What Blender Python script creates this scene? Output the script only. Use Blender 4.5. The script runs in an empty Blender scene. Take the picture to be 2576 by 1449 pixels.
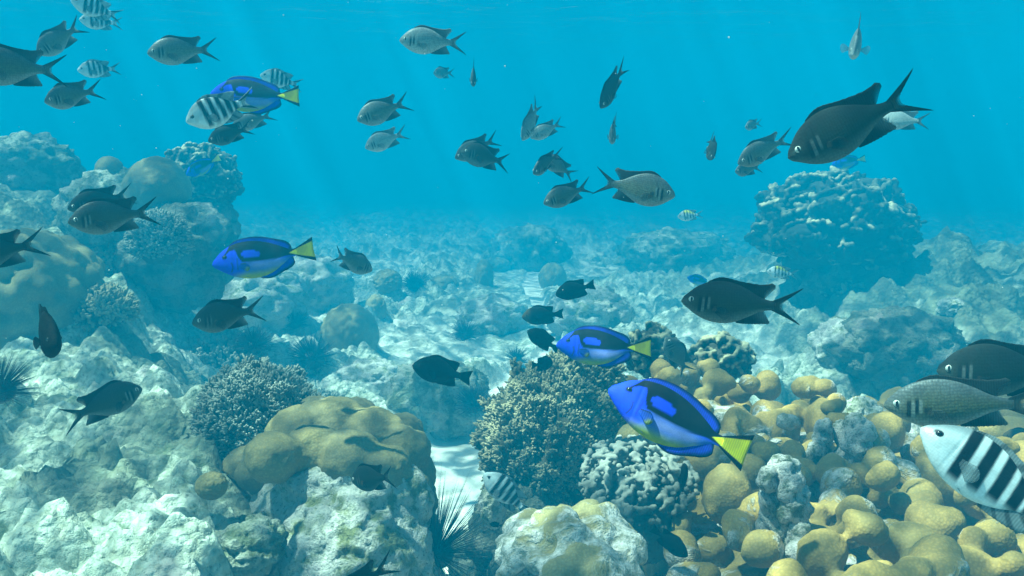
import bpy, bmesh, math, random
import numpy as np
from mathutils import Vector, Matrix

S = bpy.context.scene
COL = S.collection
R = math.radians

# ------------------------------------------------------------------ camera, sky, sun, exposure
PITCH = 10.0
FPX, CX, CY = 2230.0, 1288.0, 724.5          # focal length and centre in the 2576 x 1449 view of the photo
cam = bpy.data.objects.new('camera', bpy.data.cameras.new('camera'))
COL.objects.link(cam)
cam.rotation_euler = (R(90 - PITCH), 0, 0)
cam.data.sensor_width = 36
cam.data.lens = 36 * FPX / 2576
cam.data.clip_start = 0.02
cam.data.clip_end = 400
S.camera = cam

SUN_DIR = Vector((-0.40, 0.02, 0.90)).normalized()      # towards the sun
sun_el = math.asin(SUN_DIR.z)
w = bpy.data.worlds.new('World'); S.world = w
w.use_nodes = True
wn = w.node_tree.nodes; wn.clear()
sky = wn.new('ShaderNodeTexSky'); sky.sky_type = 'NISHITA'; sky.sun_disc = False
sky.sun_elevation = sun_el
sky.sun_rotation = math.atan2(SUN_DIR.x, SUN_DIR.y)
bg = wn.new('ShaderNodeBackground'); bg.inputs['Strength'].default_value = 0.05
wo = wn.new('ShaderNodeOutputWorld')
w.node_tree.links.new(sky.outputs[0], bg.inputs['Color'])
w.node_tree.links.new(bg.outputs[0], wo.inputs['Surface'])
sd = bpy.data.lights.new('sun', 'SUN'); sd.energy = 5.0; sd.angle = R(0.5); sd.color = (1.0, 0.96, 0.88)
so = bpy.data.objects.new('sun', sd); COL.objects.link(so)
so.location = (-4, 1, 9)
so.rotation_euler = SUN_DIR.to_track_quat('Z', 'Y').to_euler()
S.view_settings.view_transform = 'Standard'; S.view_settings.look = 'None'
S.view_settings.exposure = 1.3; S.view_settings.gamma = 1.0
S.view_settings.use_curve_mapping = False
S.cycles.use_denoising = True
S.cycles.volume_bounces = 1
S.cycles.max_bounces = 8; S.cycles.diffuse_bounces = 2; S.cycles.glossy_bounces = 2
S.cycles.transparent_max_bounces = 10
S.cycles.sample_clamp_indirect = 4.0
HAZE_DENSITY = 0.18
HAZE_COLOR = (0.0005, 0.355, 0.62)

# ------------------------------------------------------------------ numpy noise
_rng = np.random.RandomState(11)
_perm = np.concatenate([_rng.permutation(256)] * 3)
_g = _rng.normal(size=(256, 3)); _g /= np.linalg.norm(_g, axis=1)[:, None]
def perlin(p):
    pi = np.floor(p).astype(int); pf = p - pi
    u = pf * pf * pf * (pf * (pf * 6 - 15) + 10)
    out = 0.0
    for dx in (0, 1):
        for dy in (0, 1):
            for dz in (0, 1):
                h = _perm[_perm[_perm[(pi[:, 0] + dx) & 255] + ((pi[:, 1] + dy) & 255)] + ((pi[:, 2] + dz) & 255)]
                g = _g[h]
                d = g[:, 0] * (pf[:, 0] - dx) + g[:, 1] * (pf[:, 1] - dy) + g[:, 2] * (pf[:, 2] - dz)
                wgt = (u[:, 0] if dx else 1 - u[:, 0]) * (u[:, 1] if dy else 1 - u[:, 1]) * (u[:, 2] if dz else 1 - u[:, 2])
                out = out + wgt * d
    return out * 1.6
def fbm(p, octs=4, lac=2.1, gain=0.5, ridged=False):
    a, s, t = 1.0, 0.0, 0.0
    q = np.array(p, float)
    for o in range(octs):
        n = perlin(q + o * 17.3)
        if ridged: n = 1 - 2 * np.abs(n)
        s = s + a * n; t += a; a *= gain; q = q * lac
    return s / t
def worley(p, seed=0, jitter=0.9):
    """distance to the nearest jittered cell point, and its random value"""
    pi = np.floor(p).astype(int)
    best = np.full(len(p), 9.0); val = np.zeros(len(p))
    rr = np.random.RandomState(100 + seed); tab = rr.rand(4096, 4)
    three = np.any(p[:, 2] != p[0, 2])
    for dx in (-1, 0, 1):
        for dy in (-1, 0, 1):
            for dz in ((-1, 0, 1) if three else (0,)):
                c = pi + np.array([dx, dy, dz])
                h = (c[:, 0] * 7919 + c[:, 1] * 104729 + c[:, 2] * 1299709) & 4095
                q = c + 0.5 + (tab[h, :3] - 0.5) * jitter
                if not three: q[:, 2] = p[:, 2]
                d = np.sqrt(((p - q) ** 2).sum(1))
                m = d < best
                best = np.where(m, d, best); val = np.where(m, tab[h, 3], val)
    return best, val
def ss(a, b, x):
    t = np.clip((x - a) / (b - a), 0, 1); return t * t * (3 - 2 * t)
def curve(pts, x):
    """smooth curve through control points"""
    px = np.array([p[0] for p in pts], float); py = np.array([p[1] for p in pts], float)
    m = np.gradient(py, px)
    x = np.clip(np.asarray(x, float), px[0], px[-1])
    i = np.clip(np.searchsorted(px, x) - 1, 0, len(px) - 2)
    h = px[i + 1] - px[i]; t = (x - px[i]) / h
    return ((2*t**3 - 3*t**2 + 1) * py[i] + (t**3 - 2*t**2 + t) * h * m[i] + (-2*t**3 + 3*t**2) * py[i+1] + (t**3 - t**2) * h * m[i+1])

# ------------------------------------------------------------------ mesh and object helpers
def make_mesh(name, verts, quads=None, tris=None, mats=(), smooth=True, cols=None, rest=None):
    me = bpy.data.meshes.new(name)
    verts = np.asarray(verts, np.float32)
    q = np.asarray(quads, np.int32).reshape(-1, 4) if quads is not None and len(quads) else np.zeros((0, 4), np.int32)
    t = np.asarray(tris, np.int32).reshape(-1, 3) if tris is not None and len(tris) else np.zeros((0, 3), np.int32)
    me.vertices.add(len(verts)); me.vertices.foreach_set('co', verts.ravel())
    me.loops.add(q.size + t.size)
    me.loops.foreach_set('vertex_index', np.concatenate([q.ravel(), t.ravel()]))
    me.polygons.add(len(q) + len(t))
    ls = np.concatenate([np.arange(len(q)) * 4, q.size + np.arange(len(t)) * 3]).astype(np.int32)
    me.polygons.foreach_set('loop_start', ls)
    me.update(calc_edges=True); me.validate()
    if smooth: me.polygons.foreach_set('use_smooth', np.ones(len(me.polygons), bool))
    for m in mats: me.materials.append(m)
    if cols is not None and len(me.vertices) == len(cols):
        c = np.asarray(cols, np.float32)
        if c.shape[1] == 3: c = np.concatenate([c, np.ones((len(c), 1), np.float32)], 1)
        a = me.color_attributes.new('Col', 'FLOAT_COLOR', 'POINT'); a.data.foreach_set('color', c.ravel())
    if rest is not None and len(me.vertices) == len(rest):
        a = me.attributes.new('rest', 'FLOAT_VECTOR', 'POINT'); a.data.foreach_set('vector', np.asarray(rest, np.float32).ravel())
    return me
def link(name, data, parent=None):
    o = bpy.data.objects.new(name, data); COL.objects.link(o)
    if parent is not None: o.parent = parent
    return o
def tag(o, label=None, cat=None, group=None, kind=None):
    if label: o['label'] = label
    if cat: o['category'] = cat
    if group: o['group'] = group
    if kind: o['kind'] = kind
    return o
def empty(name, loc=(0, 0, 0)):
    o = bpy.data.objects.new(name, None); COL.objects.link(o); o.location = loc; o.empty_display_size = 0.05
    return o
class Buf:
    """collects many small shapes into one mesh"""
    def __init__(s): s.v = []; s.q = []; s.t = []; s.c = []; s.n = 0
    def add(s, v, q=None, t=None, c=None):
        v = np.asarray(v, float); s.v.append(v)
        if q is not None and len(q): s.q.append(np.asarray(q) + s.n)
        if t is not None and len(t): s.t.append(np.asarray(t) + s.n)
        if c is not None: s.c.append(np.broadcast_to(np.asarray(c, float), (len(v), 3)))
        s.n += len(v)
    def build(s, name, mats, parent=None, smooth=True, off=(0, 0, 0)):
        v = np.concatenate(s.v) - np.asarray(off)
        me = make_mesh(name, v, np.concatenate(s.q) if s.q else None, np.concatenate(s.t) if s.t else None, mats, smooth,
                       np.concatenate(s.c) if s.c else None)
        o = link(name, me, parent)
        if parent is None: o.location = off
        return o
_ico = {}
def ico(sub):
    if sub not in _ico:
        bm = bmesh.new(); bmesh.ops.create_icosphere(bm, subdivisions=sub, radius=1)
        v = np.array([x.co[:] for x in bm.verts]); f = np.array([[y.index for y in x.verts] for x in bm.faces]); bm.free()
        _ico[sub] = (v / np.linalg.norm(v, axis=1)[:, None], f)
    return _ico[sub]
def frame_of(n):
    n = n / (np.linalg.norm(n) + 1e-9)
    a = np.array([0, 0, 1.0]) if abs(n[2]) < 0.9 else np.array([1.0, 0, 0])
    x = np.cross(a, n); x /= np.linalg.norm(x); y = np.cross(n, x)
    return x, y, n

# pixel helpers: a point of the photograph at a given depth, and where its ray meets the seabed
CP, SP = math.cos(R(PITCH)), math.sin(R(PITCH))
FW = np.array([0, CP, -SP]); RT = np.array([1.0, 0, 0]); UP = np.array([0, SP, CP])
def at(px, py, d): return d * (FW + RT * (px - CX) / FPX + UP * (CY - py) / FPX)
# ------------------------------------------------------------------ materials
def mat(name, rough=0.6, spec=0.3):
    m = bpy.data.materials.new(name); m.use_nodes = True
    n = m.node_tree.nodes; b = n['Principled BSDF']
    b.inputs['Roughness'].default_value = rough
    b.inputs['Specular IOR Level'].default_value = spec
    return m, n, m.node_tree.links, b
def noise(n, l, vec, scale, detail=4, rough=0.55, dist=0.0):
    t = n.new('ShaderNodeTexNoise'); t.inputs['Scale'].default_value = scale; t.inputs['Detail'].default_value = detail
    t.inputs['Roughness'].default_value = rough; t.inputs['Distortion'].default_value = dist
    l.new(vec, t.inputs['Vector']); return t.outputs['Fac']
def ramp(n, l, fac, stops):
    r = n.new('ShaderNodeValToRGB'); e = r.color_ramp.elements
    while len(e) < len(stops): e.new(0.5)
    for i, (p, c) in enumerate(stops):
        e[i].position = p; e[i].color = (c, c, c, 1) if not hasattr(c, '__len__') else (*c, 1)
    l.new(fac, r.inputs[0]); return r.outputs[0]
def mix(n, l, fac, a, b, mode='MIX'):
    m = n.new('ShaderNodeMix'); m.data_type = 'RGBA'; m.blend_type = mode
    for s, x in ((m.inputs['Factor'], fac), (m.inputs[6], a), (m.inputs[7], b)):
        if isinstance(x, (int, float)): s.default_value = x
        elif hasattr(x, '__len__'): s.default_value = (*x, 1)
        else: l.new(x, s)
    return m.outputs[2]
def math_(n, l, op, a, b=0.0):
    m = n.new('ShaderNodeMath'); m.operation = op
    for i, x in enumerate((a, b)):
        if isinstance(x, (int, float)): m.inputs[i].default_value = x
        else: l.new(x, m.inputs[i])
    return m.outputs[0]
def bump(n, l, b, h, strength=0.5, dist=0.01):
    bp = n.new('ShaderNodeBump'); bp.inputs['Strength'].default_value = strength; bp.inputs['Distance'].default_value = dist
    l.new(h, bp.inputs['Height']); l.new(bp.outputs[0], b.inputs['Normal'])
def objpos(n): return n.new('ShaderNodeTexCoord').outputs['Object']
def colattr(n):
    a = n.new('ShaderNodeVertexColor'); a.layer_name = 'Col'; return a

def rock_material(name, pale=(0.58, 0.59, 0.48), turf=(0.13, 0.15, 0.08), pink=(0.48, 0.36, 0.38), turf_amt=0.5, sandy=False, scale=1.0):
    m, n, l, b = mat(name, 0.9, 0.1)
    p = objpos(n)
    big = noise(n, l, p, 5 * scale, 5, 0.6, 0.4); mid = noise(n, l, p, 19 * scale, 6, 0.65, 0.3); fine = noise(n, l, p, 85 * scale, 4, 0.7)
    c = mix(n, l, ramp(n, l, mid, [(0.40, 0.0), (0.62, 1.0)]), pale, tuple(x * 0.62 for x in pale))
    c = mix(n, l, ramp(n, l, big, [(0.56, 0.0), (0.70, 0.6)]), c, pink)
    s = math_(n, l, 'ADD', math_(n, l, 'MULTIPLY', mid, 0.6), math_(n, l, 'MULTIPLY', big, 0.4))
    c = mix(n, l, ramp(n, l, s, [(0.60 - 0.22 * turf_amt, 1.0), (0.68 - 0.20 * turf_amt, 0.0)]), c, turf)
    c = mix(n, l, ramp(n, l, fine, [(0.33, 0.75), (0.46, 0.0)]), c, tuple(x * 0.35 for x in turf))
    hsum = math_(n, l, 'ADD', math_(n, l, 'MULTIPLY', mid, 1.0), math_(n, l, 'MULTIPLY', fine, 0.45))
    if sandy:
        ca = colattr(n)
        sep = n.new('ShaderNodeSeparateColor'); l.new(ca.outputs['Color'], sep.inputs[0])
        sn = noise(n, l, p, 14, 4)
        sandc = mix(n, l, ramp(n, l, sn, [(0.35, 0.0), (0.65, 1.0)]), (0.66, 0.62, 0.53), (0.80, 0.77, 0.68))
        sandc = mix(n, l, ramp(n, l, fine, [(0.34, 0.5), (0.44, 0.0)]), sandc, (0.30, 0.27, 0.2))
        c = mix(n, l, math_(n, l, 'MULTIPLY', sep.outputs[1], 0.85), c, tuple(x * 0.5 for x in turf))  # algae patches, plus the painted shade of the back slopes
        pv = n.new('ShaderNodeTexVoronoi'); pv.inputs['Scale'].default_value = 42; l.new(p, pv.inputs['Vector'])
        hsum = math_(n, l, 'ADD', hsum, math_(n, l, 'MULTIPLY', math_(n, l, 'SUBTRACT', 0.8, pv.outputs['Distance']), 0.7))
        c = mix(n, l, ramp(n, l, pv.outputs['Color'], [(0.15, 0.30), (0.40, 0.0)]), c, (0.26, 0.24, 0.15))
        c = mix(n, l, ramp(n, l, pv.outputs['Distance'], [(0.50, 0.0), (0.80, 0.40)]), c, (0.14, 0.14, 0.08))
        c = mix(n, l, sep.outputs[0], c, sandc)
        hsum = math_(n, l, 'MULTIPLY', hsum, math_(n, l, 'SUBTRACT', 1.0, math_(n, l, 'MULTIPLY', sep.outputs[0], 0.8)))
    l.new(c, b.inputs['Base Color'])
    bump(n, l, b, hsum, 0.6 if sandy else 0.85, 0.035 / scale)
    return m
M = {}
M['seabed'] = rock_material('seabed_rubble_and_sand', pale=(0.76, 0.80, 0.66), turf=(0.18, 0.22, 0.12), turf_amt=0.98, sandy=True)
M['rock'] = rock_material('reef_rock', turf_amt=0.66)
M['paleRock'] = rock_material('pale_limestone', pale=(0.74, 0.71, 0.64), turf=(0.20, 0.21, 0.10), turf_amt=0.85, scale=1.5)
M['pinkRock'] = rock_material('pink_crusted_rock', pale=(0.80, 0.73, 0.68), turf=(0.14, 0.15, 0.09), pink=(0.62, 0.48, 0.46), turf_amt=0.80, scale=2.2)
M['darkRock'] = rock_material('dark_reef_rock', pale=(0.32, 0.31, 0.24), turf=(0.08, 0.09, 0.06), turf_amt=0.7)

def lobed_material(name, live=(0.50, 0.35, 0.12), live2=(0.36, 0.25, 0.085), dead=(0.62, 0.55, 0.52), dead_lo=0.60, polyp=240):
    m, n, l, b = mat(name, 0.75, 0.25)
    p = objpos(n)
    a = noise(n, l, p, 8, 4, 0.55); d = noise(n, l, p, 6.5, 6, 0.62, 0.6); f = noise(n, l, p, 70, 4, 0.7)
    c = mix(n, l, ramp(n, l, a, [(0.38, 0.0), (0.62, 1.0)]), live, live2)
    v = n.new('ShaderNodeTexVoronoi'); v.inputs['Scale'].default_value = polyp; l.new(p, v.inputs['Vector'])
    c = mix(n, l, ramp(n, l, v.outputs['Distance'], [(0.2, 0.0), (0.6, 0.35)]), c, tuple(x * 0.55 for x in live2))
    dm = ramp(n, l, d, [(dead_lo, 0.0), (dead_lo + 0.05, 1.0)])
    dc = mix(n, l, ramp(n, l, f, [(0.38, 0.0), (0.6, 1.0)]), (0.22, 0.21, 0.15), dead)
    c = mix(n, l, dm, c, dc)
    l.new(c, b.inputs['Base Color'])
    h = math_(n, l, 'ADD', math_(n, l, 'MULTIPLY', v.outputs['Distance'], 0.09), math_(n, l, 'MULTIPLY', math_(n, l, 'MULTIPLY', f, dm), 1.0))
    h = math_(n, l, 'ADD', h, math_(n, l, 'MULTIPLY', a, 0.6))
    bump(n, l, b, h, 0.7, 0.012)
    return m
M['lobed'] = lobed_material('yellow_lobed_coral', (0.52, 0.31, 0.075), (0.27, 0.185, 0.055), dead_lo=0.565, polyp=190)
M['lobedPale'] = lobed_material('pale_lobed_coral', (0.38, 0.30, 0.13), (0.27, 0.21, 0.09), (0.66, 0.60, 0.56), 0.45)
M['massive'] = lobed_material('massive_coral', (0.33, 0.27, 0.12), (0.20, 0.17, 0.08), (0.6, 0.56, 0.48), 0.66, 160)
M['crown'] = lobed_material('tan_coral_crown', (0.33, 0.24, 0.085), (0.16, 0.13, 0.06), (0.7, 0.66, 0.58), 0.63, 200)

def branch_material(name, low, tip):
    m, n, l, b = mat(name, 0.8, 0.2)
    ca = colattr(n); sep = n.new('ShaderNodeSeparateColor'); l.new(ca.outputs['Color'], sep.inputs[0])
    p = objpos(n); a = noise(n, l, p, 10, 3); f = noise(n, l, p, 120, 3)
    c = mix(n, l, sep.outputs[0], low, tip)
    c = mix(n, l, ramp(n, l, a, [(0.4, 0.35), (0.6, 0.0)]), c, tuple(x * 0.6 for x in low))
    l.new(c, b.inputs['Base Color']); bump(n, l, b, f, 0.5, 0.004)
    return m
M['branch'] = branch_material('branching_coral_tan', (0.06, 0.05, 0.024), (0.42, 0.36, 0.22))
M['branchGrey'] = branch_material('branching_coral_grey', (0.06, 0.065, 0.048), (0.40, 0.40, 0.33))
M['plate'] = branch_material('lettuce_coral', (0.035, 0.033, 0.02), (0.48, 0.43, 0.27))  # near-black low colour: deep shade between the frills is painted in
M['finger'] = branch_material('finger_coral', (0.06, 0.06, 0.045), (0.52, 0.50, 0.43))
m, n, l, b = mat('urchin_black', 0.45, 0.4); b.inputs['Base Color'].default_value = (0.012, 0.012, 0.018, 1); M['urchin'] = m

def fish_material(name, rough, metal, scale, scale_dark, alpha=False, bumpk=0.35, spec=0.14):
    m, n, l, b = mat(name, rough, spec)
    ca = colattr(n); c = ca.outputs['Color']
    at_ = n.new('ShaderNodeAttribute'); at_.attribute_name = 'rest'
    if scale:
        mp = n.new('ShaderNodeMapping'); mp.inputs['Scale'].default_value = (scale, 0.0, scale * 0.85); l.new(at_.outputs['Vector'], mp.inputs[0])
        v = n.new('ShaderNodeTexVoronoi'); v.inputs['Scale'].default_value = 1.0; v.inputs['Randomness'].default_value = 0.45
        l.new(mp.outputs[0], v.inputs['Vector'])
        c = mix(n, l, ramp(n, l, v.outputs['Distance'], [(0.34, 0.0), (0.60, scale_dark)]), c, (0.02, 0.022, 0.02))
        bump(n, l, b, math_(n, l, 'SUBTRACT', 1.0, v.outputs['Distance']), bumpk, 0.002)
    else:
        wv = n.new('ShaderNodeTexWave'); wv.inputs['Scale'].default_value = 22; wv.inputs['Distortion'].default_value = 0.6
        l.new(at_.outputs['Vector'], wv.inputs['Vector'])
        c = mix(n, l, math_(n, l, 'MULTIPLY', wv.outputs['Fac'], 0.35), c, (0.35, 0.35, 0.3), 'MULTIPLY')
        bump(n, l, b, wv.outputs['Fac'], 0.3, 0.001)
    sp = noise(n, l, at_.outputs['Vector'], 12, 3)
    c = mix(n, l, ramp(n, l, sp, [(0.40, 0.18), (0.60, 0.0)]), c, (0.03, 0.03, 0.03))
    l.new(c, b.inputs['Base Color'])
    b.inputs['Metallic'].default_value = metal
    if alpha:      # thin membrane: lets some of the light through
        l.new(ca.outputs['Alpha'], b.inputs['Alpha'])
        tl = n.new('ShaderNodeBsdfTranslucent'); l.new(c, tl.inputs['Color'])
        tp = n.new('ShaderNodeBsdfTransparent'); ma = n.new('ShaderNodeMixShader'); mb = n.new('ShaderNodeMixShader')
        l.new(ca.outputs['Alpha'], ma.inputs[0]); l.new(tp.outputs[0], ma.inputs[1]); l.new(tl.outputs[0], ma.inputs[2])
        mb.inputs[0].default_value = 0.6; l.new(b.outputs[0], mb.inputs[1]); l.new(ma.outputs[0], mb.inputs[2])
        l.new(mb.outputs[0], n['Material Output'].inputs['Surface'])
    return m
M['chromis'] = fish_material('damselfish_skin', 0.45, 0.10, 52, 0.30, bumpk=0.18)
M['chromisDark'] = fish_material('dark_damselfish_skin', 0.75, 0.0, 52, 0.30, bumpk=0.12, spec=0.03)
M['tang'] = fish_material('tang_skin', 0.6, 0.0, 120, 0.12, bumpk=0.05, spec=0.06)
M['sergeant'] = fish_material('striped_skin', 0.42, 0.1, 70, 0.08, bumpk=0.1)
M['black'] = fish_material('dark_damsel_skin', 0.85, 0.0, 48, 0.4, bumpk=0.15, spec=0.02)
M['fin'] = fish_material('fin_membrane', 0.5, 0.0, 0, 0, alpha=True)
m, n, l, b = mat('eye_white', 0.15, 0.5); b.inputs['Base Color'].default_value = (0.50, 0.54, 0.50, 1); M['eye'] = m
m, n, l, b = mat('eye_dark_iris', 0.15, 0.5); b.inputs['Base Color'].default_value = (0.03, 0.03, 0.035, 1); M['eyeDark'] = m
m, n, l, b = mat('pupil_black', 0.08, 0.5); b.inputs['Base Color'].default_value = (0.004, 0.004, 0.006, 1); M['pupil'] = m

# water surface seen from below: Fresnel with total reflection at grazing angles; sunlight dapples are painted into its transparency colour
m = bpy.data.materials.new('water_surface'); m.use_nodes = True
n = m.node_tree.nodes; l = m.node_tree.links; n.clear()
geo = n.new('ShaderNodeNewGeometry')
def dapple_lines(sc, seed):
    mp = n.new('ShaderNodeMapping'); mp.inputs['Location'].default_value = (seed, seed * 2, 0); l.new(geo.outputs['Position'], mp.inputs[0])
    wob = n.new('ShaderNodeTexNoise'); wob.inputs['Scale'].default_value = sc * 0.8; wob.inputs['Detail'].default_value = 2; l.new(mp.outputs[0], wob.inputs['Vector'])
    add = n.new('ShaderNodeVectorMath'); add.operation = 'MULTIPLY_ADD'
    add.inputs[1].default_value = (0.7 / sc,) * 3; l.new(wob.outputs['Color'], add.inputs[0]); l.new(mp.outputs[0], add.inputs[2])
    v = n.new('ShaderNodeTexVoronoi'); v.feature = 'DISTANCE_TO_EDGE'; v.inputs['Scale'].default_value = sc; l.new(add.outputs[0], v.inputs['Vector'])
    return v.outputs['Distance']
e1 = ramp(n, l, dapple_lines(6.5, 3.1), [(0.0, 1.0), (0.06, 0.75), (0.22, 0.25), (0.40, 0.15)])
dapple_shift = n.new('ShaderNodeMapping'); dapple_shift.inputs['Location'].default_value = (-4.7, 5.2, 0); l.new(geo.outputs['Position'], dapple_shift.inputs[0])  # offset brings the painted bright patches over the boulder face
big = ramp(n, l, noise(n, l, dapple_shift.outputs[0], 1.5, 3, 0.6, 0.8), [(0.42, 0.05), (0.56, 1.0)])
mid_ = ramp(n, l, noise(n, l, dapple_shift.outputs[0], 6.0, 2, 0.5, 1.2), [(0.44, 0.04), (0.56, 1.0)])
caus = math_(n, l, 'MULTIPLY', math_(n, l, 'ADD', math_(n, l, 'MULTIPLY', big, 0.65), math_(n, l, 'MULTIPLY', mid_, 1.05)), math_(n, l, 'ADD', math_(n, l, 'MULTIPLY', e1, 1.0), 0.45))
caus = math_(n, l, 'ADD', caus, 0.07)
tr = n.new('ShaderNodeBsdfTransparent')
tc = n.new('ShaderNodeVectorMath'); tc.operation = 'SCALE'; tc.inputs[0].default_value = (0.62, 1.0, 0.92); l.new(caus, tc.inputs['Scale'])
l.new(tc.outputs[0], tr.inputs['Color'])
gl = n.new('ShaderNodeBsdfGlossy'); gl.inputs['Roughness'].default_value = 0.05
nz = n.new('ShaderNodeTexNoise'); nz.inputs['Scale'].default_value = 1.3; nz.inputs['Detail'].default_value = 4; l.new(geo.outputs['Position'], nz.inputs['Vector'])
bp = n.new('ShaderNodeBump'); bp.inputs['Strength'].default_value = 1.0; bp.inputs['Distance'].default_value = 0.12; l.new(nz.outputs['Fac'], bp.inputs['Height'])
l.new(bp.outputs[0], gl.inputs['Normal'])
fr = n.new('ShaderNodeFresnel'); fr.inputs['IOR'].default_value = 1.33; l.new(bp.outputs[0], fr.inputs['Normal'])
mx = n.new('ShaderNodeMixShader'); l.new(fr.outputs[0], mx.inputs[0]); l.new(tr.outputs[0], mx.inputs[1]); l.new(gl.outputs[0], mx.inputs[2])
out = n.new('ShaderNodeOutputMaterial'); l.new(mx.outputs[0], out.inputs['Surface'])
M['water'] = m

# ------------------------------------------------------------------ seabed
FLOOR = -1.25
def xl_left(y): return curve([(-60, -0.25), (0, -0.25), (1.4, -0.24), (2.0, -0.34), (2.4, -0.50), (3.2, -0.85), (4.5, -1.30), (7, -1.9), (12, -2.6), (60, -4)], y)
def sand_mask(x, y):
    cx = curve([(-60, 0.0), (1.5, -0.05), (2.6, -0.10), (3.3, -0.10), (4.2, 0.02), (5.5, 0.25), (8, 0.2), (14, 0.4), (60, 0)], y)
    wd = curve([(-60, .3), (1.5, 0.24), (2.6, 0.25), (3.3, 0.25), (4.2, 0.22), (5.0, 0.10), (8, 0.10), (14, 0.1), (60, .1)], y)
    p = np.stack([x * 1.6, y * 1.3, np.full_like(x, 3.3)], 1)
    d = np.abs(x - cx) / wd + 0.95 * fbm(p, 4)
    main = 1 - ss(0.8, 1.25, d)
    patch = ss(0.02, 0.20, fbm(np.stack([x * 0.9 + 5, y * 0.7, np.full_like(x, 9.1)], 1), 4)) * ss(3.3, 4.6, y) * (1 - ss(0.1, 0.5, xl_left(y) - x)) * (np.abs(x) < 30)
    return np.clip(np.maximum(main, patch * 0.45), 0, 1)
def terrain(x, y, full=True):
    x = np.atleast_1d(np.asarray(x, float)); y = np.atleast_1d(np.asarray(y, float))
    z0 = np.zeros_like(x)
    sand = sand_mask(x, y)
    wob = 0.10 * fbm(np.stack([x * 1.7, y * 1.7, z0 + 6.6], 1), 3)
    left = ss(0.0, 1.0, (xl_left(y) + wob - x) / curve([(-60, 0.4), (1.4, 0.30), (2.4, 0.45), (3.4, 0.9), (5, 1.3), (60, 2)], y))
    h = FLOOR + left * curve([(-60, .3), (0, 0.40), (1.35, 0.44), (1.8, 0.45), (2.2, 0.46), (2.5, 0.44), (2.9, 0.42), (3.4, 0.48), (4.6, 0.74), (7, 0.70), (12, 0.5), (60, 0.3)], y)
    h = h + ss(1.2, 2.6, x) * ss(3.2, 5.0, y) * (1 - ss(5.5, 12, y)) * 0.36
    h = h + 0.16 * np.exp(-((x - 0.95) / 0.8) ** 2 - ((y - 1.7) / 0.9) ** 2)
    sw = np.clip((np.abs(x - 0.1) - 0.15) / 0.8, 0, 1)
    rough = (1 - sand) * (0.35 + 0.65 * sw)
    P = lambda s, k: np.stack([x * s + k, y * s - k, z0 + k], 1)
    b1, _ = worley(P(1.05, 2.0), 1); b2, v2 = worley(P(2.7, 5.0), 2)
    near = 1 - 0.8 * left * (1 - ss(2.3, 3.2, y))
    h = h + rough * near * (0.18 * fbm(P(0.8, 1.0), 3) + 0.17 * ss(2.5, 4, y) * (1 - 0.6 * ss(6, 10, y)) * np.clip(1 - (b1 / 0.62) ** 2, 0, 1) ** 0.8 * 0.8
                     + 0.10 * np.clip(1 - (b2 / 0.60) ** 2, 0, 1) ** 0.8 * (0.3 + 0.9 * v2))
    if full:
        b3, v3 = worley(P(7.5, 9.0), 3); b4, v4 = worley(P(17, 4.0), 4)
        h = h + rough * (0.075 * np.clip(1 - (b3 / 0.6) ** 2, 0, 1) ** 0.8 * (0.2 + v3) + 0.030 * np.clip(1 - (b4 / 0.6) ** 2, 0, 1) ** 0.8 * (0.1 + v4)
                         + 0.018 * fbm(P(9, 3.0), 3, ridged=True) + 0.020 * fbm(P(34, 3.0), 2))
        h = h + sand * (0.02 * fbm(P(3, 8.0), 3) + 0.03 * (fbm(P(1.1, 6.0), 2)))
    nl = left * (1 - ss(2.3, 3.2, y)) * rough
    if full: h = h + nl * (0.035 * fbm(P(5.5, 2.0), 4) + 0.020 * np.sqrt(np.clip(1 - (worley(P(26, 4.0), 6)[0] / 0.6) ** 2, 0, 1)))
    h = h - 0.055 * np.clip(y - 3.6, 0, 40) * (1 - 0.75 * ss(0.0, 1.5, xl_left(y) - x) * (1 - ss(6, 9, y)))
    return h
def hit(px, py):
    """where the sight line of a pixel meets the seabed"""
    d = np.linspace(0.8, 26, 1300); p = at(px, py, 1.0)
    h = terrain(p[0] * d, p[1] * d, full=False)
    k = np.argmax(p[2] * d < h)
    return p * d[k], d[k]
def build_seabed():
    a, N, EXT = 1.4, 1150, 70.0
    u = np.linspace(-1, 1, N) * np.arcsinh(EXT / a)
    gx = a * np.sinh(u); gy = 2.2 + a * np.sinh(u)
    X, Y = np.meshgrid(gx, gy); x = X.ravel(); y = Y.ravel()
    z = np.concatenate([terrain(x[i:i + 200000], y[i:i + 200000]) for i in range(0, len(x), 200000)])
    i = np.arange(N * N).reshape(N, N)
    q = np.stack([i[:-1, :-1], i[:-1, 1:], i[1:, 1:], i[1:, :-1]], -1).reshape(-1, 4)
    sand = sand_mask(x, y)
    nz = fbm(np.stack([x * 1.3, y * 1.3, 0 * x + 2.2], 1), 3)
    alg_shade = 0.85 * ss(0.05, 0.32, nz + 0.35 * fbm(np.stack([x * 6, y * 6, 0 * x + 4.2], 1), 3))
    shaded = np.maximum(ss(1.0, 1.8, x) * ss(3.0, 4.0, y), ss(0.2, 1.0, xl_left(y) - x) * ss(2.9, 3.8, y) * 0.85)  # shade on the right and left back slopes, painted in as darker turf
    alg_shade = np.maximum(alg_shade, shaded * ss(-0.55, -0.15, nz)) * (1 - sand)
    cols = np.stack([sand, alg_shade, 0 * x], 1)
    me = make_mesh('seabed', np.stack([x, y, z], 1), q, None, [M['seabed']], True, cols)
    tag(link('seabed', me), kind='structure')
build_seabed()
WATER_Z = 1.35
q = 80.0
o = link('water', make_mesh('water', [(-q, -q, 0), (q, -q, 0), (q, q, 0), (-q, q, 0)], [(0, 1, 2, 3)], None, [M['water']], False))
o.location = (0, 0, WATER_Z); tag(o, kind='structure')
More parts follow.
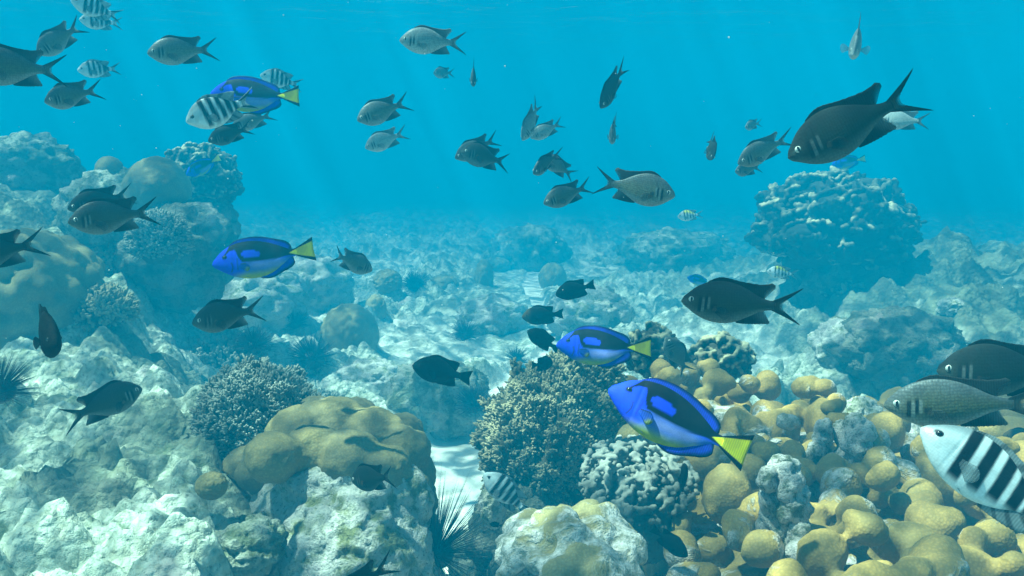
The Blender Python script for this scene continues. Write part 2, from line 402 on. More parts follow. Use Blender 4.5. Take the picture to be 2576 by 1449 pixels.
def build_haze():
    q, z0, z1 = 75.0, -6.5, WATER_Z - 0.03
    v = [(-q, -q, z0), (q, -q, z0), (q, q, z0), (-q, q, z0), (-q, -q, z1), (q, -q, z1), (q, q, z1), (-q, q, z1)]
    f = [(3, 2, 1, 0), (4, 5, 6, 7), (0, 1, 5, 4), (1, 2, 6, 5), (2, 3, 7, 6), (3, 0, 4, 7)]
    m = bpy.data.materials.new('blue_water_haze'); m.use_nodes = True
    n = m.node_tree.nodes; n.clear()
    pv = n.new('ShaderNodeVolumePrincipled'); pv.inputs['Density'].default_value = HAZE_DENSITY
    pv.inputs['Color'].default_value = (*HAZE_COLOR, 1); pv.inputs['Anisotropy'].default_value = 0.0
    out = n.new('ShaderNodeOutputMaterial'); m.node_tree.links.new(pv.outputs[0], out.inputs['Volume'])
    tag(link('haze', make_mesh('haze', v, f, None, [m], False)), kind='stuff')
build_haze()
# ------------------------------------------------------------------ corals, rocks, urchins
rng = np.random.RandomState(5)
def blob_mesh(spheres, voxel, smooth_it=3, disp=None):
    """union of ellipsoids (centre, radii, rotation z) by voxel remesh"""
    b = Buf(); sv, sf = ico(3)
    for c, r, ang in spheres:
        v = sv * np.asarray(r)
        ca, sa = math.cos(ang), math.sin(ang)
        v = np.stack([v[:, 0] * ca - v[:, 1] * sa, v[:, 0] * sa + v[:, 1] * ca, v[:, 2]], 1) + np.asarray(c)
        b.add(v, t=sf)
    me = make_mesh('tmp', np.concatenate(b.v), None, np.concatenate(b.t))
    o = bpy.data.objects.new('tmp', me); COL.objects.link(o)
    md = o.modifiers.new('r', 'REMESH'); md.mode = 'VOXEL'; md.voxel_size = voxel
    if smooth_it:
        sm = o.modifiers.new('s', 'SMOOTH'); sm.iterations = smooth_it; sm.factor = 0.5
    dg = bpy.context.evaluated_depsgraph_get(); dg.update()
    m2 = bpy.data.meshes.new_from_object(o.evaluated_get(dg))
    bpy.data.objects.remove(o); bpy.data.meshes.remove(me)
    nv = len(m2.vertices); co = np.empty(nv * 3, np.float32); m2.vertices.foreach_get('co', co); co = co.reshape(-1, 3).astype(float)
    no = np.empty(nv * 3, np.float32); m2.vertices.foreach_get('normal', no); no = no.reshape(-1, 3)
    if disp is not None:
        m2.vertices.foreach_set('co', (co + no * disp(co)[:, None]).astype(np.float32).ravel())
    m2.polygons.foreach_set('use_smooth', np.ones(len(m2.polygons), bool)); m2.update()
    return m2
def place_mesh(name, me, material, label, cat, group=None, parent=None):
    """moves the origin to the base of the mesh and links it"""
    n = len(me.vertices); co = np.empty(n * 3, np.float32); me.vertices.foreach_get('co', co); co = co.reshape(-1, 3)
    me.materials.clear(); me.materials.append(material)
    if parent is not None:
        co -= np.array(parent.location, np.float32)
        me.vertices.foreach_set('co', co.ravel()); me.update()
        return link(name, me, parent)
    base = np.array([(co[:, 0].min() + co[:, 0].max()) / 2, (co[:, 1].min() + co[:, 1].max()) / 2, co[:, 2].min()], np.float32)
    me.vertices.foreach_set('co', (co - base).ravel()); me.update(); me.name = name
    o = link(name, me); o.location = base
    return tag(o, label, cat, group)
def star(center, radii, sub=5, lump=0.0, lump_scale=3.0, rough=0.0, rough_scale=4.0, seed=0, sharp=0.55, cut=None):
    """a rounded body swollen into lumps (massive corals, boulders)"""
    v, f = ico(sub); p = v.copy(); r = np.ones(len(v))
    if lump:
        d, val = worley(p * lump_scale + seed * 3.7, seed)
        r = r + lump * (np.sqrt(np.clip(1 - (d / 0.75) ** 2, 0, 1)) - sharp) * (0.6 + 0.6 * val)
    if rough:
        r = r + rough * fbm(p * rough_scale + seed * 5.1, 5, gain=0.55) + 0.35 * rough * fbm(p * rough_scale * 3 + seed, 4, ridged=True)
    q = p * r[:, None] * np.asarray(radii)
    if cut is not None: q[:, 2] = np.maximum(q[:, 2], cut)
    return make_mesh('body', q + np.asarray(center), None, f)

def settle(px, py, d, radii, sink=0.55):
    """for the middle and far reef: moves a thing along its sight line until its foot meets the seabed, keeping its size in view"""
    if d < 2.45: return at(px, py, d), radii
    _, dh = hit(px, py + radii[2] * sink * FPX / d)
    dh = min(max(dh, d * 0.75), d * 2.2); k = dh / d
    return at(px, py, dh), tuple(r * k for r in radii)

# --- the large yellow lobed colony filling the lower right
def plateau_top(x, y):
    p = np.stack([np.atleast_1d(x) * 2.2, np.atleast_1d(y) * 2.2, np.full(np.size(x), 4.4)], 1)
    return -0.69 + 0.07 * fbm(p, 2)
def in_plateau(x, y):
    xl = curve([(0.7, 0.10), (1.2, 0.25), (1.5, 0.31), (1.9, 0.32), (2.3, 0.31), (2.75, 0.34)], y)
    yb = curve([(0.2, 2.55), (0.5, 2.60), (0.8, 2.42), (1.1, 2.12), (1.35, 2.06), (1.8, 2.10), (2.4, 2.0)], x)
    return min(x - xl, (yb - y) * 0.8)
def lobed_colony():
    sp = []; pts = []
    r_ = np.random.RandomState(21); tries = 0
    while tries < 12000:
        tries += 1
        x, y = r_.uniform(0.1, 2.3), r_.uniform(0.75, 2.75)
        m = in_plateau(x, y)
        if m < 0: continue
        rad = r_.uniform(0.024, 0.054)
        if any((x - a) ** 2 + (y - b) ** 2 < (0.86 * (rad + c)) ** 2 for a, b, c in pts): continue
        pts.append((x, y, rad))
        zt = plateau_top(x, y)[0] - 0.10 * (1 - ss(0.0, 0.16, m)) + r_.uniform(-0.04, 0.045)
        a = r_.uniform(0, 6.28); e = r_.uniform(0.85, 1.3)
        sp.append(((x, y, zt - rad * 0.5), (rad * e, rad / e, rad * r_.uniform(0.85, 1.15)), a))
        if r_.rand() < 0.5:      # a smaller knob budding from the lobe
            an = r_.uniform(0, 6.28)
            sp.append(((x + math.cos(an) * rad * 0.8, y + math.sin(an) * rad * 0.8, zt - rad * 0.3), (rad * 0.62,) * 3, 0))
    for k in range(170):         # lobes hanging on the left and back flanks
        x, y = r_.uniform(0.05, 2.3), r_.uniform(0.75, 2.8)
        m = in_plateau(x, y)
        if m > 0.05 or m < -0.10: continue
        rad = r_.uniform(0.04, 0.07)
        sp.append(((x, y, -0.90 - r_.uniform(0.02, 0.22) + m), (rad, rad, rad), 0))
    for x in np.arange(0.2, 2.4, 0.14):
        for y in np.arange(0.8, 2.7, 0.14):
            if in_plateau(x, y) > 0.08: sp.append(((x, y, plateau_top(x, y)[0] - 0.275), (0.19, 0.19, 0.17), 0))
    def disp(co): return 0.012 * fbm(co * 11, 3) + 0.004 * fbm(co * 40, 3)
    me = blob_mesh(sp, 0.007, 5, disp)
    place_mesh('lobed_coral', me, M['lobed'], 'large mustard yellow coral colony of rounded knobs filling the lower right', 'coral')
lobed_colony()

def knob_colony(name, label, px, py, d, rx, ry, h, n, rad, material, seed, cat='coral', z_off=0.0):
    """a low mound of rounded knobs"""
    c = at(px, py, d); r_ = np.random.RandomState(seed); sp = []
    for k in range(n):
        a = r_.uniform(0, 6.283); q = math.sqrt(r_.rand()); x, y = math.cos(a) * q * rx, math.sin(a) * q * ry
        z = h * (1 - q * q) ** 0.7; rr = rad * r_.uniform(0.65, 1.25)
        sp.append(((c[0] + x, c[1] + y, c[2] + z + rr * r_.uniform(-0.5, 0.7)), (rr, rr * r_.uniform(0.8, 1.2), rr), a))
    sp.append(((c[0], c[1], c[2] - 0.02), (rx * 0.85, ry * 0.85, max(h * 0.7, 0.05)), 0))
    sp.append(((c[0], c[1], c[2] - 0.14), (rx * 0.8, ry * 0.8, 0.18), 0))
    me = blob_mesh(sp, max(0.007, rad * 0.16), 2, lambda co: 0.006 * fbm(co * 18, 3) + 0.004 * fbm(co * 60, 2))
    return place_mesh(name, me, material, label, cat)
knob_colony('lobed_coral', 'pale crusted knobby coral at the bottom edge, in front of the finger coral', 1440, 1430, 1.50, 0.125, 0.16, 0.075, 130, 0.021, M['lobedPale'], 3)
knob_colony('lobed_coral', 'yellow coral lobes at the back right, under the two overlapping dark damselfish', 2440, 1105, 2.45, 0.42, 0.16, 0.07, 55, 0.055, M['lobed'], 9)

def pillar(label, px, py, d, h, r, seed, n=9, lean=(0, 0)):
    c = at(px, py, d); r_ = np.random.RandomState(seed); sp = []
    for k in range(n * 3):
        t = k / (n * 3 - 1); rr = r * (1.0 - 0.45 * t) * r_.uniform(0.6, 1.0)
        sp.append(((c[0] + lean[0] * t + r_.normal() * r * 0.45, c[1] + lean[1] * t + r_.normal() * r * 0.45, c[2] - h + h * t), (rr, rr, rr * 1.3), 0))
    def disp(co):
        wd, _ = worley(co * 38, seed)
        return 0.012 * fbm(co * 22, 4, ridged=True) - 0.010 * (1 - ss(0.1, 0.4, wd))
    me = blob_mesh(sp, 0.0065, 1, disp)
    place_mesh('dead_coral_stump', me, M['pinkRock'], label, 'dead coral', 'dead coral stumps among the yellow lobes')
pillar('pinkish white dead coral stump, the small left one of the upper pair', 2062, 1070, 1.95, 0.16, 0.024, 1, 7)
pillar('pinkish white dead coral stump with a bright side, the larger of the upper pair', 2130, 1068, 1.92, 0.18, 0.036, 2, 9, (0.02, 0))
pillar('grey green pitted dead coral column rising from the bottom edge between yellow lobes', 2068, 1215, 1.50, 0.30, 0.032, 3, 12, (-0.03, 0.08))
pillar('low pinkish dead coral knob between the tail of the tilted tang and the column', 1968, 1172, 1.58, 0.14, 0.030, 4, 6)

# --- branching corals: a dome covered with small forked branches
def tube(buf, p0, p1, r0, r1, c0, c1, sides=5, mid=None):
    ax = p1 - p0; x, y, z = frame_of(ax)
    ang = np.arange(sides) * 2 * math.pi / sides
    ring = np.cos(ang)[:, None] * x + np.sin(ang)[:, None] * y
    pm = (p0 + p1) / 2 if mid is None else mid
    v = np.concatenate([p0 + ring * r0, pm + ring * (r0 + r1) / 2 * 1.05, p1 - z * r1 * 0.6 + ring * r1, [p1]])
    q = []; t = []
    for k in range(2):
        for i in range(sides):
            j = (i + 1) % sides
            q.append((k * sides + i, k * sides + j, (k + 1) * sides + j, (k + 1) * sides + i))
    for i in range(sides): t.append((2 * sides + i, 2 * sides + (i + 1) % sides, 3 * sides))
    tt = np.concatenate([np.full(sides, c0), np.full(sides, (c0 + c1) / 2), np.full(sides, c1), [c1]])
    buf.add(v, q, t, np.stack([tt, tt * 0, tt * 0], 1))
def branching(name, label, px, py, d, radii, n, blen, br, material, seed, zmin=-0.5, forks=3, lump=0.12, group=None, cat='coral', rough=0.14, fixed=False):
    r0_ = radii[0]; c, radii = (at(px, py, d), radii) if fixed else settle(px, py, d, radii, 0.7); blen *= radii[0] / r0_; br *= radii[0] / r0_; r_ = np.random.RandomState(seed)
    root = empty(name, c + np.array([0, 0, -radii[2] * 0.8])); tag(root, label, cat, group)
    off = np.array(root.location)
    dirs = r_.normal(size=(n * 3, 3)); dirs /= np.linalg.norm(dirs, axis=1)[:, None]
    dirs = dirs[(dirs[:, 2] > zmin)][:n]
    def rad_of(v): return 1 + lump * fbm(v * 2.2 + seed, 3) * 1.5 + rough * fbm(v * 5 + seed * 2, 2)
    v, f = ico(5)
    core = v * (rad_of(v) * 0.93)[:, None] * np.asarray(radii) + c - off
    core[:, 2] = np.maximum(core[:, 2], -0.05)
    o = link('coral_base', make_mesh('coral_base', core, None, f, [material], True, np.zeros((len(core), 3))), root)
    b = Buf(); rr = rad_of(dirs)
    for k in range(len(dirs)):
        p = dirs[k] * rr[k] * 0.90 * np.asarray(radii) + c - off
        nn = dirs[k] / np.asarray(radii); nn /= np.linalg.norm(nn)
        g = nn + np.array([0, 0, 0.45]) + r_.normal(size=3) * 0.33; g /= np.linalg.norm(g)
        L = blen * r_.uniform(0.6, 1.2); e = p + g * L * 0.6
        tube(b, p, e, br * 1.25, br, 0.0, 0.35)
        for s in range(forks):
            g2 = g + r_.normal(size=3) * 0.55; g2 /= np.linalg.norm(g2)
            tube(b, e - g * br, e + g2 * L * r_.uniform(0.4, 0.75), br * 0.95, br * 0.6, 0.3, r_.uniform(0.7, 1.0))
    b.build('branches', [material], root)
    return root
branching('branching_coral', 'big bushy brown coral covered in short pale tips, between sand channel and tilted blue tang', 1385, 1125, 2.25, (0.175, 0.20, 0.215), 5200, 0.019, 0.0036, M['branch'], 31, zmin=-0.75, lump=0.30, rough=0.24)
branching('branching_coral', 'small brown branching clump on top of the big bushy coral, below the middle tang', 1470, 945, 2.35, (0.10, 0.10, 0.07), 500, 0.024, 0.0045, M['branch'], 37)
branching('branching_coral', 'grey green dome of fine branching coral left of the tan coral boulder', 652, 1075, 2.2, (0.155, 0.15, 0.155), 3000, 0.022, 0.0033, M['branchGrey'], 33, zmin=-0.5, lump=0.16, rough=0.2)
branching('branching_coral', 'rounded fine bush coral below the pair of damselfish at left', 402, 605, 3.55, (0.105, 0.10, 0.10), 800, 0.030, 0.006, M['branchGrey'], 35, fixed=True)
branching('branching_coral', 'pale tipped bush coral left of the upper middle tang, low beside the yellow mound', 290, 655, 3.2, (0.10, 0.10, 0.09), 500, 0.034, 0.0075, M['branch'], 36)
branching('branching_coral', 'small pale bush coral on the rubble right of the leftmost front facing fish', 255, 780, 2.9, (0.10, 0.09, 0.06), 380, 0.03, 0.0065, M['branch'], 38)
branching('branching_coral', 'low clump of pale coral right of the twin sea urchins in the left middle', 560, 900, 3.2, (0.13, 0.11, 0.07), 450, 0.034, 0.0075, M['branchGrey'], 39)
branching('branching_coral', 'knobby dark coral bush on the rubble behind the tan boulder near the sand', 820, 1035, 3.0, (0.07, 0.07, 0.05), 300, 0.024, 0.005, M['branchGrey'], 40)

# --- finger coral: rows of knobby columns
def finger_coral():
    c = at(1598, 1225, 1.85); root = empty('finger_coral', c + np.array([0, 0, -0.16]))
    tag(root, 'grey coral of knobby ridged fingers below the head of the tilted tang', 'coral')
    off = np.array(root.location); r_ = np.random.RandomState(8); sp = []
    for k in range(430):
        u, v_ = r_.uniform(-1, 1), r_.uniform(-1, 1)
        if u * u + v_ * v_ > 1: continue
        x, y = u * 0.098, v_ * 0.10
        zt = 0.075 * (1 - 0.6 * (u * u + v_ * v_)) + 0.10 * (v_ * 0.5)
        for s in range(5):
            t = s / 4; sp.append(((c[0] + x * (1 + .25 * t), c[1] + y * (1 + .15 * t) - 0.03 * t, c[2] - 0.03 + (zt + 0.03) * t + r_.uniform(-.003, .003)), (0.0058 * r_.uniform(0.8, 1.2),) * 3, 0))
    sp.append(((c[0], c[1], c[2] - 0.07), (0.115, 0.12, 0.085), 0))
    def disp(co):
        wd, _ = worley(co * 90, 3); return 0.004 * (1 - ss(0.0, 0.5, wd)) + 0.002 * fbm(co * 60, 2)
    me = blob_mesh(sp, 0.0030, 1, disp)
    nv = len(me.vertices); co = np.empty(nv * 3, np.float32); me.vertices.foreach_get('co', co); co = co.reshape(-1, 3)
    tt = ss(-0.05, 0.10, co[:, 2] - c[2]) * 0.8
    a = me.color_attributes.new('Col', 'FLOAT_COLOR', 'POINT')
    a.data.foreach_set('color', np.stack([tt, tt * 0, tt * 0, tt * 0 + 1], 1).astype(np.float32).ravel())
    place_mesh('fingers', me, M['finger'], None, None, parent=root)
finger_coral()

# --- lettuce corals: domes of frilled plates
def lettuce(name, label, px, py, d, radii, n, size, material, seed, zmin=-0.6, pedestal=None, base_mat='darkRock', group=None):
    c = at(px, py, d); r_ = np.random.RandomState(seed)
    bz = -radii[2] * 0.9 - (pedestal[2] if pedestal else 0)
    root = empty(name, c + np.array([0, 0, bz])); tag(root, label, 'coral', group); off = np.array(root.location)
    v, f = ico(5)
    def rad_of(v): return 1 + 0.26 * fbm(v * 2.3 + seed, 3) * 1.6
    core = v * (rad_of(v) * 0.90)[:, None] * np.asarray(radii) + c - off
    link('coral_base', make_mesh('coral_base', core, None, f, [material], True, np.zeros((len(core), 3))), root)
    if pedestal:
        pv = v * (1 + 0.25 * fbm(v * 3 + seed, 5, gain=0.6) + 0.10 * fbm(v * 9 + seed, 3, ridged=True))[:, None] * np.asarray(pedestal[:3])
        pv = pv + c - off + np.array([pedestal[3] if len(pedestal) > 3 else 0, 0, -radii[2] * 0.75 - pedestal[2] * 0.6])
        link('rock_pedestal', make_mesh('rock_pedestal', pv, None, f, [M[base_mat]]), root)
    dirs = r_.normal(size=(n * 3, 3)); dirs /= np.linalg.norm(dirs, axis=1)[:, None]
    dirs = dirs[dirs[:, 2] > zmin][:n]; sp = []
    for dd in dirs:                        # a frill: a short winding row of knobs standing out from the dome
        nn = dd / np.asarray(radii); nn /= np.linalg.norm(nn)
        x, y, z = frame_of(nn); a = r_.uniform(0, 6.28); cur = dd.copy(); hgt = size * r_.uniform(0.35, 1.0); m_ = r_.randint(3, 8)
        for k in range(m_):
            tdir = x * math.cos(a) + y * math.sin(a); cur = cur + tdir * size * 0.62 / np.mean(radii); cur /= np.linalg.norm(cur); a += r_.normal() * 0.55
            p = cur * rad_of(cur[None])[0] * 0.90 * np.asarray(radii) + c - off
            rk = size * r_.uniform(0.30, 0.46)
            for t in (0.25, 0.65, 1.0): sp.append((p + (nn + np.array([0, 0, .25])) * hgt * t * (0.8 + .2 * r_.rand()), (rk * (0.85 + .15 * t),) * 3, 0))
    sp.append((c - off, tuple(0.85 * q for q in radii), 0))
    me = blob_mesh(sp, size * 0.145, 1, lambda co: size * 0.10 * fbm(co / size * 1.3, 2))
    nv = len(me.vertices); co = np.empty(nv * 3, np.float32); me.vertices.foreach_get('co', co); co = co.reshape(-1, 3)
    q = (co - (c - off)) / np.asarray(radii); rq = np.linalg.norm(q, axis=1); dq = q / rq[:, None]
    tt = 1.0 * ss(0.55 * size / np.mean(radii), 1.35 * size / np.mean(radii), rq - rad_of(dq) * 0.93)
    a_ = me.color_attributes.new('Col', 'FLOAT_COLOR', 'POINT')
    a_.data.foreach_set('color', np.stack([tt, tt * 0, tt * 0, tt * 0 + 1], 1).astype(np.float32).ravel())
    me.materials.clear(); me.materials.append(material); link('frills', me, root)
    return root
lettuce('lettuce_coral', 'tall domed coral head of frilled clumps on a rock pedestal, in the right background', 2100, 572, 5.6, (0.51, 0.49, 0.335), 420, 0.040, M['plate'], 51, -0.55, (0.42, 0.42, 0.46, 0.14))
lettuce('lettuce_coral', 'frilled coral at the back of the lobed colony, right of the grey damselfish tail', 1815, 905, 2.62, (0.085, 0.08, 0.06), 100, 0.018, M['plate'], 52)
lettuce('lettuce_coral', 'frilled coral behind the yellow tail of the middle tang', 1640, 890, 2.66, (0.075, 0.08, 0.075), 90, 0.018, M['plate'], 53)
lettuce('lettuce_coral', 'dark frilled coral head behind the faded blue tang in the left background', 505, 455, 4.7, (0.20, 0.20, 0.18), 230, 0.027, M['plate'], 54, -0.6, (0.17, 0.2, 0.2))
lettuce('lettuce_coral', 'frilled pale coral clump on the pedestal slope right of the big coral head, lower down', 2165, 740, 5.4, (0.22, 0.16, 0.08), 110, 0.030, M['plate'], 55, -0.2, (0.2, 0.2, 0.3))

# --- the boulder with a living tan crown and a dead pale base
def boulder():
    c = at(850, 1200, 2.0); root = empty('coral_boulder', c + np.array([0, 0, -0.48]))
    tag(root, 'tan lobed coral boulder with a bright dead white face beside the sand channel', 'coral'); off = np.array(root.location)
    sp = []; r_ = np.random.RandomState(4)
    for (px, py, d, r) in ((690, 1152, 1.82, .058), (755, 1098, 1.98, .072), (840, 1080, 2.02, .085), (930, 1108, 2.0, .082), (1000, 1140, 1.97, .07),
                           (1030, 1195, 2.0, .062), (1045, 1265, 2.05, .058), (800, 1072, 2.15, .075), (885, 1072, 2.2, .075), (648, 1192, 1.92, .045),
                           (960, 1185, 1.86, .064), (880, 1160, 1.86, .070), (790, 1140, 1.88, .065), (1005, 1095, 2.15, .06), (1050, 1325, 2.08, .05), (618, 1168, 2.0, .045), (738, 1185, 1.9, .05),
                           (1020, 1235, 1.90, .050), (915, 1225, 1.84, .045)):
        p = at(px, py, d); sp.append((p, (r, r * 1.05, r * 0.92), r_.uniform(0, 3)))
    sp.append((at(880, 1200, 2.1), (0.16, 0.15, 0.14), 0))
    me = blob_mesh(sp, 0.0065, 2, lambda co: 0.012 * fbm(co * 9, 3) + 0.009 * fbm(co * 22, 3) + 0.003 * fbm(co * 70, 2))
    place_mesh('living_crown', me, M['crown'], 'smooth tan lobed living crown', None, parent=root); root.children[0]['label'] = 'smooth tan living crown'
    sp = [(at(820, 1300, 1.93), (0.155, 0.13, 0.13), 0), (at(940, 1290, 1.95), (0.12, 0.14, 0.15), 0), (at(770, 1215, 1.86), (0.06, 0.06, 0.045), 0),
          (at(850, 1215, 1.84), (0.085, 0.06, 0.045), 0), (at(910, 1240, 1.84), (0.08, 0.07, 0.05), 0), (at(1000, 1260, 1.88), (0.065, 0.07, 0.07), 0), (at(880, 1420, 1.85), (0.17, 0.16, 0.18), 0),
          (at(760, 1400, 1.9), (0.09, 0.12, 0.12), 0), (at(985, 1400, 2.0), (0.09, 0.12, 0.2), 0), (at(900, 1560, 1.95), (0.2, 0.2, 0.2), 0)]
    def disp(co):
        wd, _ = worley(co * 26, 7)
        return 0.022 * fbm(co * 8, 4) + 0.014 * fbm(co * 24, 4, ridged=True) - 0.008 * (1 - ss(0.1, 0.45, wd))
    me = blob_mesh(sp, 0.0075, 1, disp)
    o = place_mesh('dead_base', me, M['paleRock'], None, None, parent=root); o['label'] = 'rough white and olive dead base'
boulder()

# --- rounded coral heads and rocks scattered over the rubble
def massive(label, px, py, d, radii, seed, material='massive', lump=0.14, ls=2.6, name='massive_coral', group='rounded coral heads on the rubble', rough=0.05, fixed=False):
    c, radii = (at(px, py, d), radii) if fixed else settle(px, py, d, radii); me = star(c, radii, 5, lump, ls, rough, 3.0, seed)
    place_mesh(name, me, M[material], label, 'coral', group)
massive('pale round coral head below the left middle tang, above the sand', 880, 845, 3.6, (0.115, 0.11, 0.13), 1, lump=0.10, ls=5)
massive('yellowish lumpy coral mound at the left edge under the dark cut off damselfish', 75, 745, 2.7, (0.20, 0.24, 0.19), 2, 'massive', 0.22, 3.2)
massive('dark smooth coral dome at the left, behind the pair of overlapping damselfish', 395, 480, 4.2, (0.15, 0.16, 0.16), 3, 'massive', 0.06, 2.0, fixed=True)
massive('small pale ball coral topmost on the left background reef', 275, 425, 4.3, (0.062, 0.07, 0.060), 4, 'massive', 0.06, 2.0, fixed=True)
massive('upright rounded coral column, the taller of two in the hazy middle', 1218, 700, 5.2, (0.055, 0.06, 0.11), 5, 'massive', 0.10, 3)
massive('hazy coral head leaning beside the tall column in the middle distance', 1255, 672, 5.4, (0.07, 0.07, 0.06), 6, 'massive', 0.14, 3)
massive('low hazy coral head with a pale top, left of the two coral columns', 1115, 718, 5.0, (0.085, 0.09, 0.06), 7, 'massive', 0.10, 3)
massive('yellowish coral lump left of the round black urchin, right of the turning damselfish', 975, 712, 4.6, (0.075, 0.08, 0.07), 8, 'massive', 0.16, 4)
massive('small rounded coral knob above the pale round coral head', 945, 780, 4.1, (0.05, 0.06, 0.07), 9, 'massive', 0.12, 3)
massive('small greenish coral knob left of the tan boulder, on the white rubble', 532, 1222, 1.72, (0.030, 0.03, 0.026), 10, 'crown', 0.08, 3)
massive('tan coral cap behind the tan boulder, by the top of the sand channel', 905, 1040, 2.4, (0.045, 0.05, 0.04), 11, 'crown', 0.05, 3)
massive('hazy rounded coral dome in the middle distance behind the black damselfish group', 1390, 700, 5.8, (0.09, 0.10, 0.10), 12, 'massive', 0.10, 3)
massive('tan round lobe in the shadow between the bushy coral and the lobed colony', 1590, 1110, 2.0, (0.035, 0.04, 0.04), 13, 'crown', 0.05, 3)

def rock(label, px, py, d, radii, seed, material='rock', group='rubble rocks on the seabed', rough=0.30, fixed=False):
    c, radii = (at(px, py, d), radii) if fixed else settle(px, py, d, radii); me = star(c, radii, 5, 0.16, 3.0, rough, 2.6, seed)
    place_mesh('reef_rock', me, M[material], label, 'rock', group)
rock('knobbly rock on the sand carrying a black urchin at its right end', 1100, 1010, 3.55, (0.20, 0.16, 0.15), 1)
rock('pale rubble rock left of the sand channel above the tan coral cap', 930, 960, 3.6, (0.14, 0.13, 0.08), 2, 'paleRock')
rock('shadowed rock step beside the tan boulder on the left rubble', 620, 1375, 1.72, (0.07, 0.08, 0.05), 4, 'rock')
rock('small dark rock in the sand at the foot of the long spined urchin', 1180, 1405, 2.45, (0.055, 0.06, 0.07), 5, 'rock')
rock('pale stub rock under the striped fish beside the bushy coral', 1238, 1275, 1.95, (0.028, 0.03, 0.045), 6, 'paleRock')
rock('dark overhung rock under the big bushy coral', 1320, 1345, 2.15, (0.12, 0.14, 0.14), 7, 'darkRock')
rock('grey rock below the pale stub at the edge of the sand', 1250, 1400, 2.15, (0.055, 0.06, 0.09), 8, 'rock')
rock('hazy boulder pile left of the standing coral column in the middle', 1330, 640, 6.6, (0.28, 0.25, 0.20), 9, 'rock')
rock('pale rock heap under the low black damselfish pair, behind the bushy coral', 1480, 790, 4.4, (0.20, 0.2, 0.13), 10, 'paleRock')
rock('broken rock pile left of the middle tang group, right of the sand patch', 1240, 800, 4.5, (0.17, 0.18, 0.10), 11, 'paleRock')
rock('rock pile below the upper left tang with pale tops', 640, 760, 3.9, (0.22, 0.2, 0.15), 12, 'paleRock')
rock('pale rock heap right of the tang and above the round coral head', 780, 720, 4.4, (0.20, 0.2, 0.14), 13, 'paleRock')
rock('weed-grown rock slope under the frilled coral dome at the far right', 2260, 880, 3.9, (0.26, 0.25, 0.17), 14, 'darkRock')
rock('pale rubble mound below the coral head pedestal, above the striped dark damsel', 2130, 870, 4.1, (0.15, 0.15, 0.12), 15, 'paleRock')
rock('shadowed rock wall at the left under the dark smooth coral dome', 450, 640, 4.2, (0.25, 0.22, 0.24), 16, 'darkRock', fixed=True)
rock('rock shoulder under the ball coral on the left background reef', 280, 540, 4.3, (0.22, 0.22, 0.20), 17, 'rock', fixed=True)
rock('far hazy rock at the left edge below the row of grey damselfish', 60, 430, 6.4, (0.35, 0.3, 0.24), 18, 'rock')
rock('wide hazy reef rock in the middle distance right of the black damselfish', 1700, 640, 6.2, (0.38, 0.3, 0.16), 19, 'rock')
rock('pale stone with a bright edge on the right hand slope', 2395, 775, 4.6, (0.07, 0.06, 0.05), 20, 'paleRock')
rock('small pale stone behind the yellow lobes, left of the nearest damselfish face', 2168, 1045, 2.4, (0.05, 0.05, 0.045), 21, 'paleRock')

def urchin(label, px, py, d, body, spine, n, seed, thick=0.0011, up=0.0, spread=0.25):
    if d > 2.45:          # rests on whatever already stands at its foot
        dg = bpy.context.evaluated_depsgraph_get()
        ray = at(px, py + 0.5 * body * FPX / d, 1.0); ok, loc, *_ = S.ray_cast(dg, Vector((0, 0, 0)), Vector(ray).normalized())
        k = min(max((float(np.dot(np.array(loc), FW)) - body) / d, 0.6), 2.2) if ok else 1.0
        d, body, spine, thick = d * k, body * k, spine * k, thick * k
    c = at(px, py, d); r_ = np.random.RandomState(seed)
    root = empty('sea_urchin', c - np.array([0, 0, body * 0.7])); tag(root, label, 'sea urchin', 'black sea urchins'); off = np.array(root.location)
    v, f = ico(3); me = make_mesh('body', v * np.array([1, 1, 0.75]) * body + c - off, None, f, [M['urchin']]); link('body', me, root)
    b = Buf()
    for k in range(n):
        g = r_.normal(size=3); g /= np.linalg.norm(g); g[2] += up; g /= np.linalg.norm(g)
        if g[2] < -0.35: g[2] = -g[2]
        L = spine * r_.uniform(1 - spread * 2, 1 + spread); p = c - off + g * body * 0.7
        x, y, z = frame_of(g); s3 = np.array([x, -0.5 * x + 0.866 * y, -0.5 * x - 0.866 * y])
        b.add(np.concatenate([p + s3 * thick, p + g * L * 0.6 + s3 * thick * 0.75, [p + g * L]]),
              [(0, 1, 4, 3), (1, 2, 5, 4), (2, 0, 3, 5)], [(3, 4, 6), (4, 5, 6), (5, 3, 6)])
    b.build('spines', [M['urchin']], root, False)
urchin('round black urchin on the rubble, right of the turning damselfish', 1045, 722, 4.5, 0.035, 0.065, 420, 1, 0.0018)
urchin('black urchin with bristling spines on the knobbly rock beside the sand channel', 1192, 1020, 3.4, 0.034, 0.075, 380, 2, 0.0013)
urchin('dark urchin cut off by the left edge, level with the pale ledge', -4, 985, 1.9, 0.036, 0.062, 380, 3, 0.0008)
urchin('long spined black urchin at the bottom beside the sand, spines leaning right', 1095, 1395, 2.0, 0.042, 0.145, 330, 4, 0.0010, 0.45, 0.3)
urchin('dark urchin under the fish with a broad grey tail in the left middle', 640, 872, 3.3, 0.038, 0.06, 380, 5, 0.0015)
urchin('broad black urchin in the hollow left of the pale round coral head', 785, 905, 3.35, 0.05, 0.07, 420, 6, 0.0015)
urchin('small dark urchin just above the pale round coral head at its left', 742, 815, 3.9, 0.028, 0.05, 260, 7, 0.0015)
urchin('spiny urchin on the sand between the black damselfish and the round coral head', 1170, 845, 4.2, 0.028, 0.065, 260, 8, 0.0014)
urchin('small urchin on the rubble left of the middle tang head, under the upper damselfish', 1300, 905, 3.9, 0.022, 0.05, 200, 9, 0.0014)

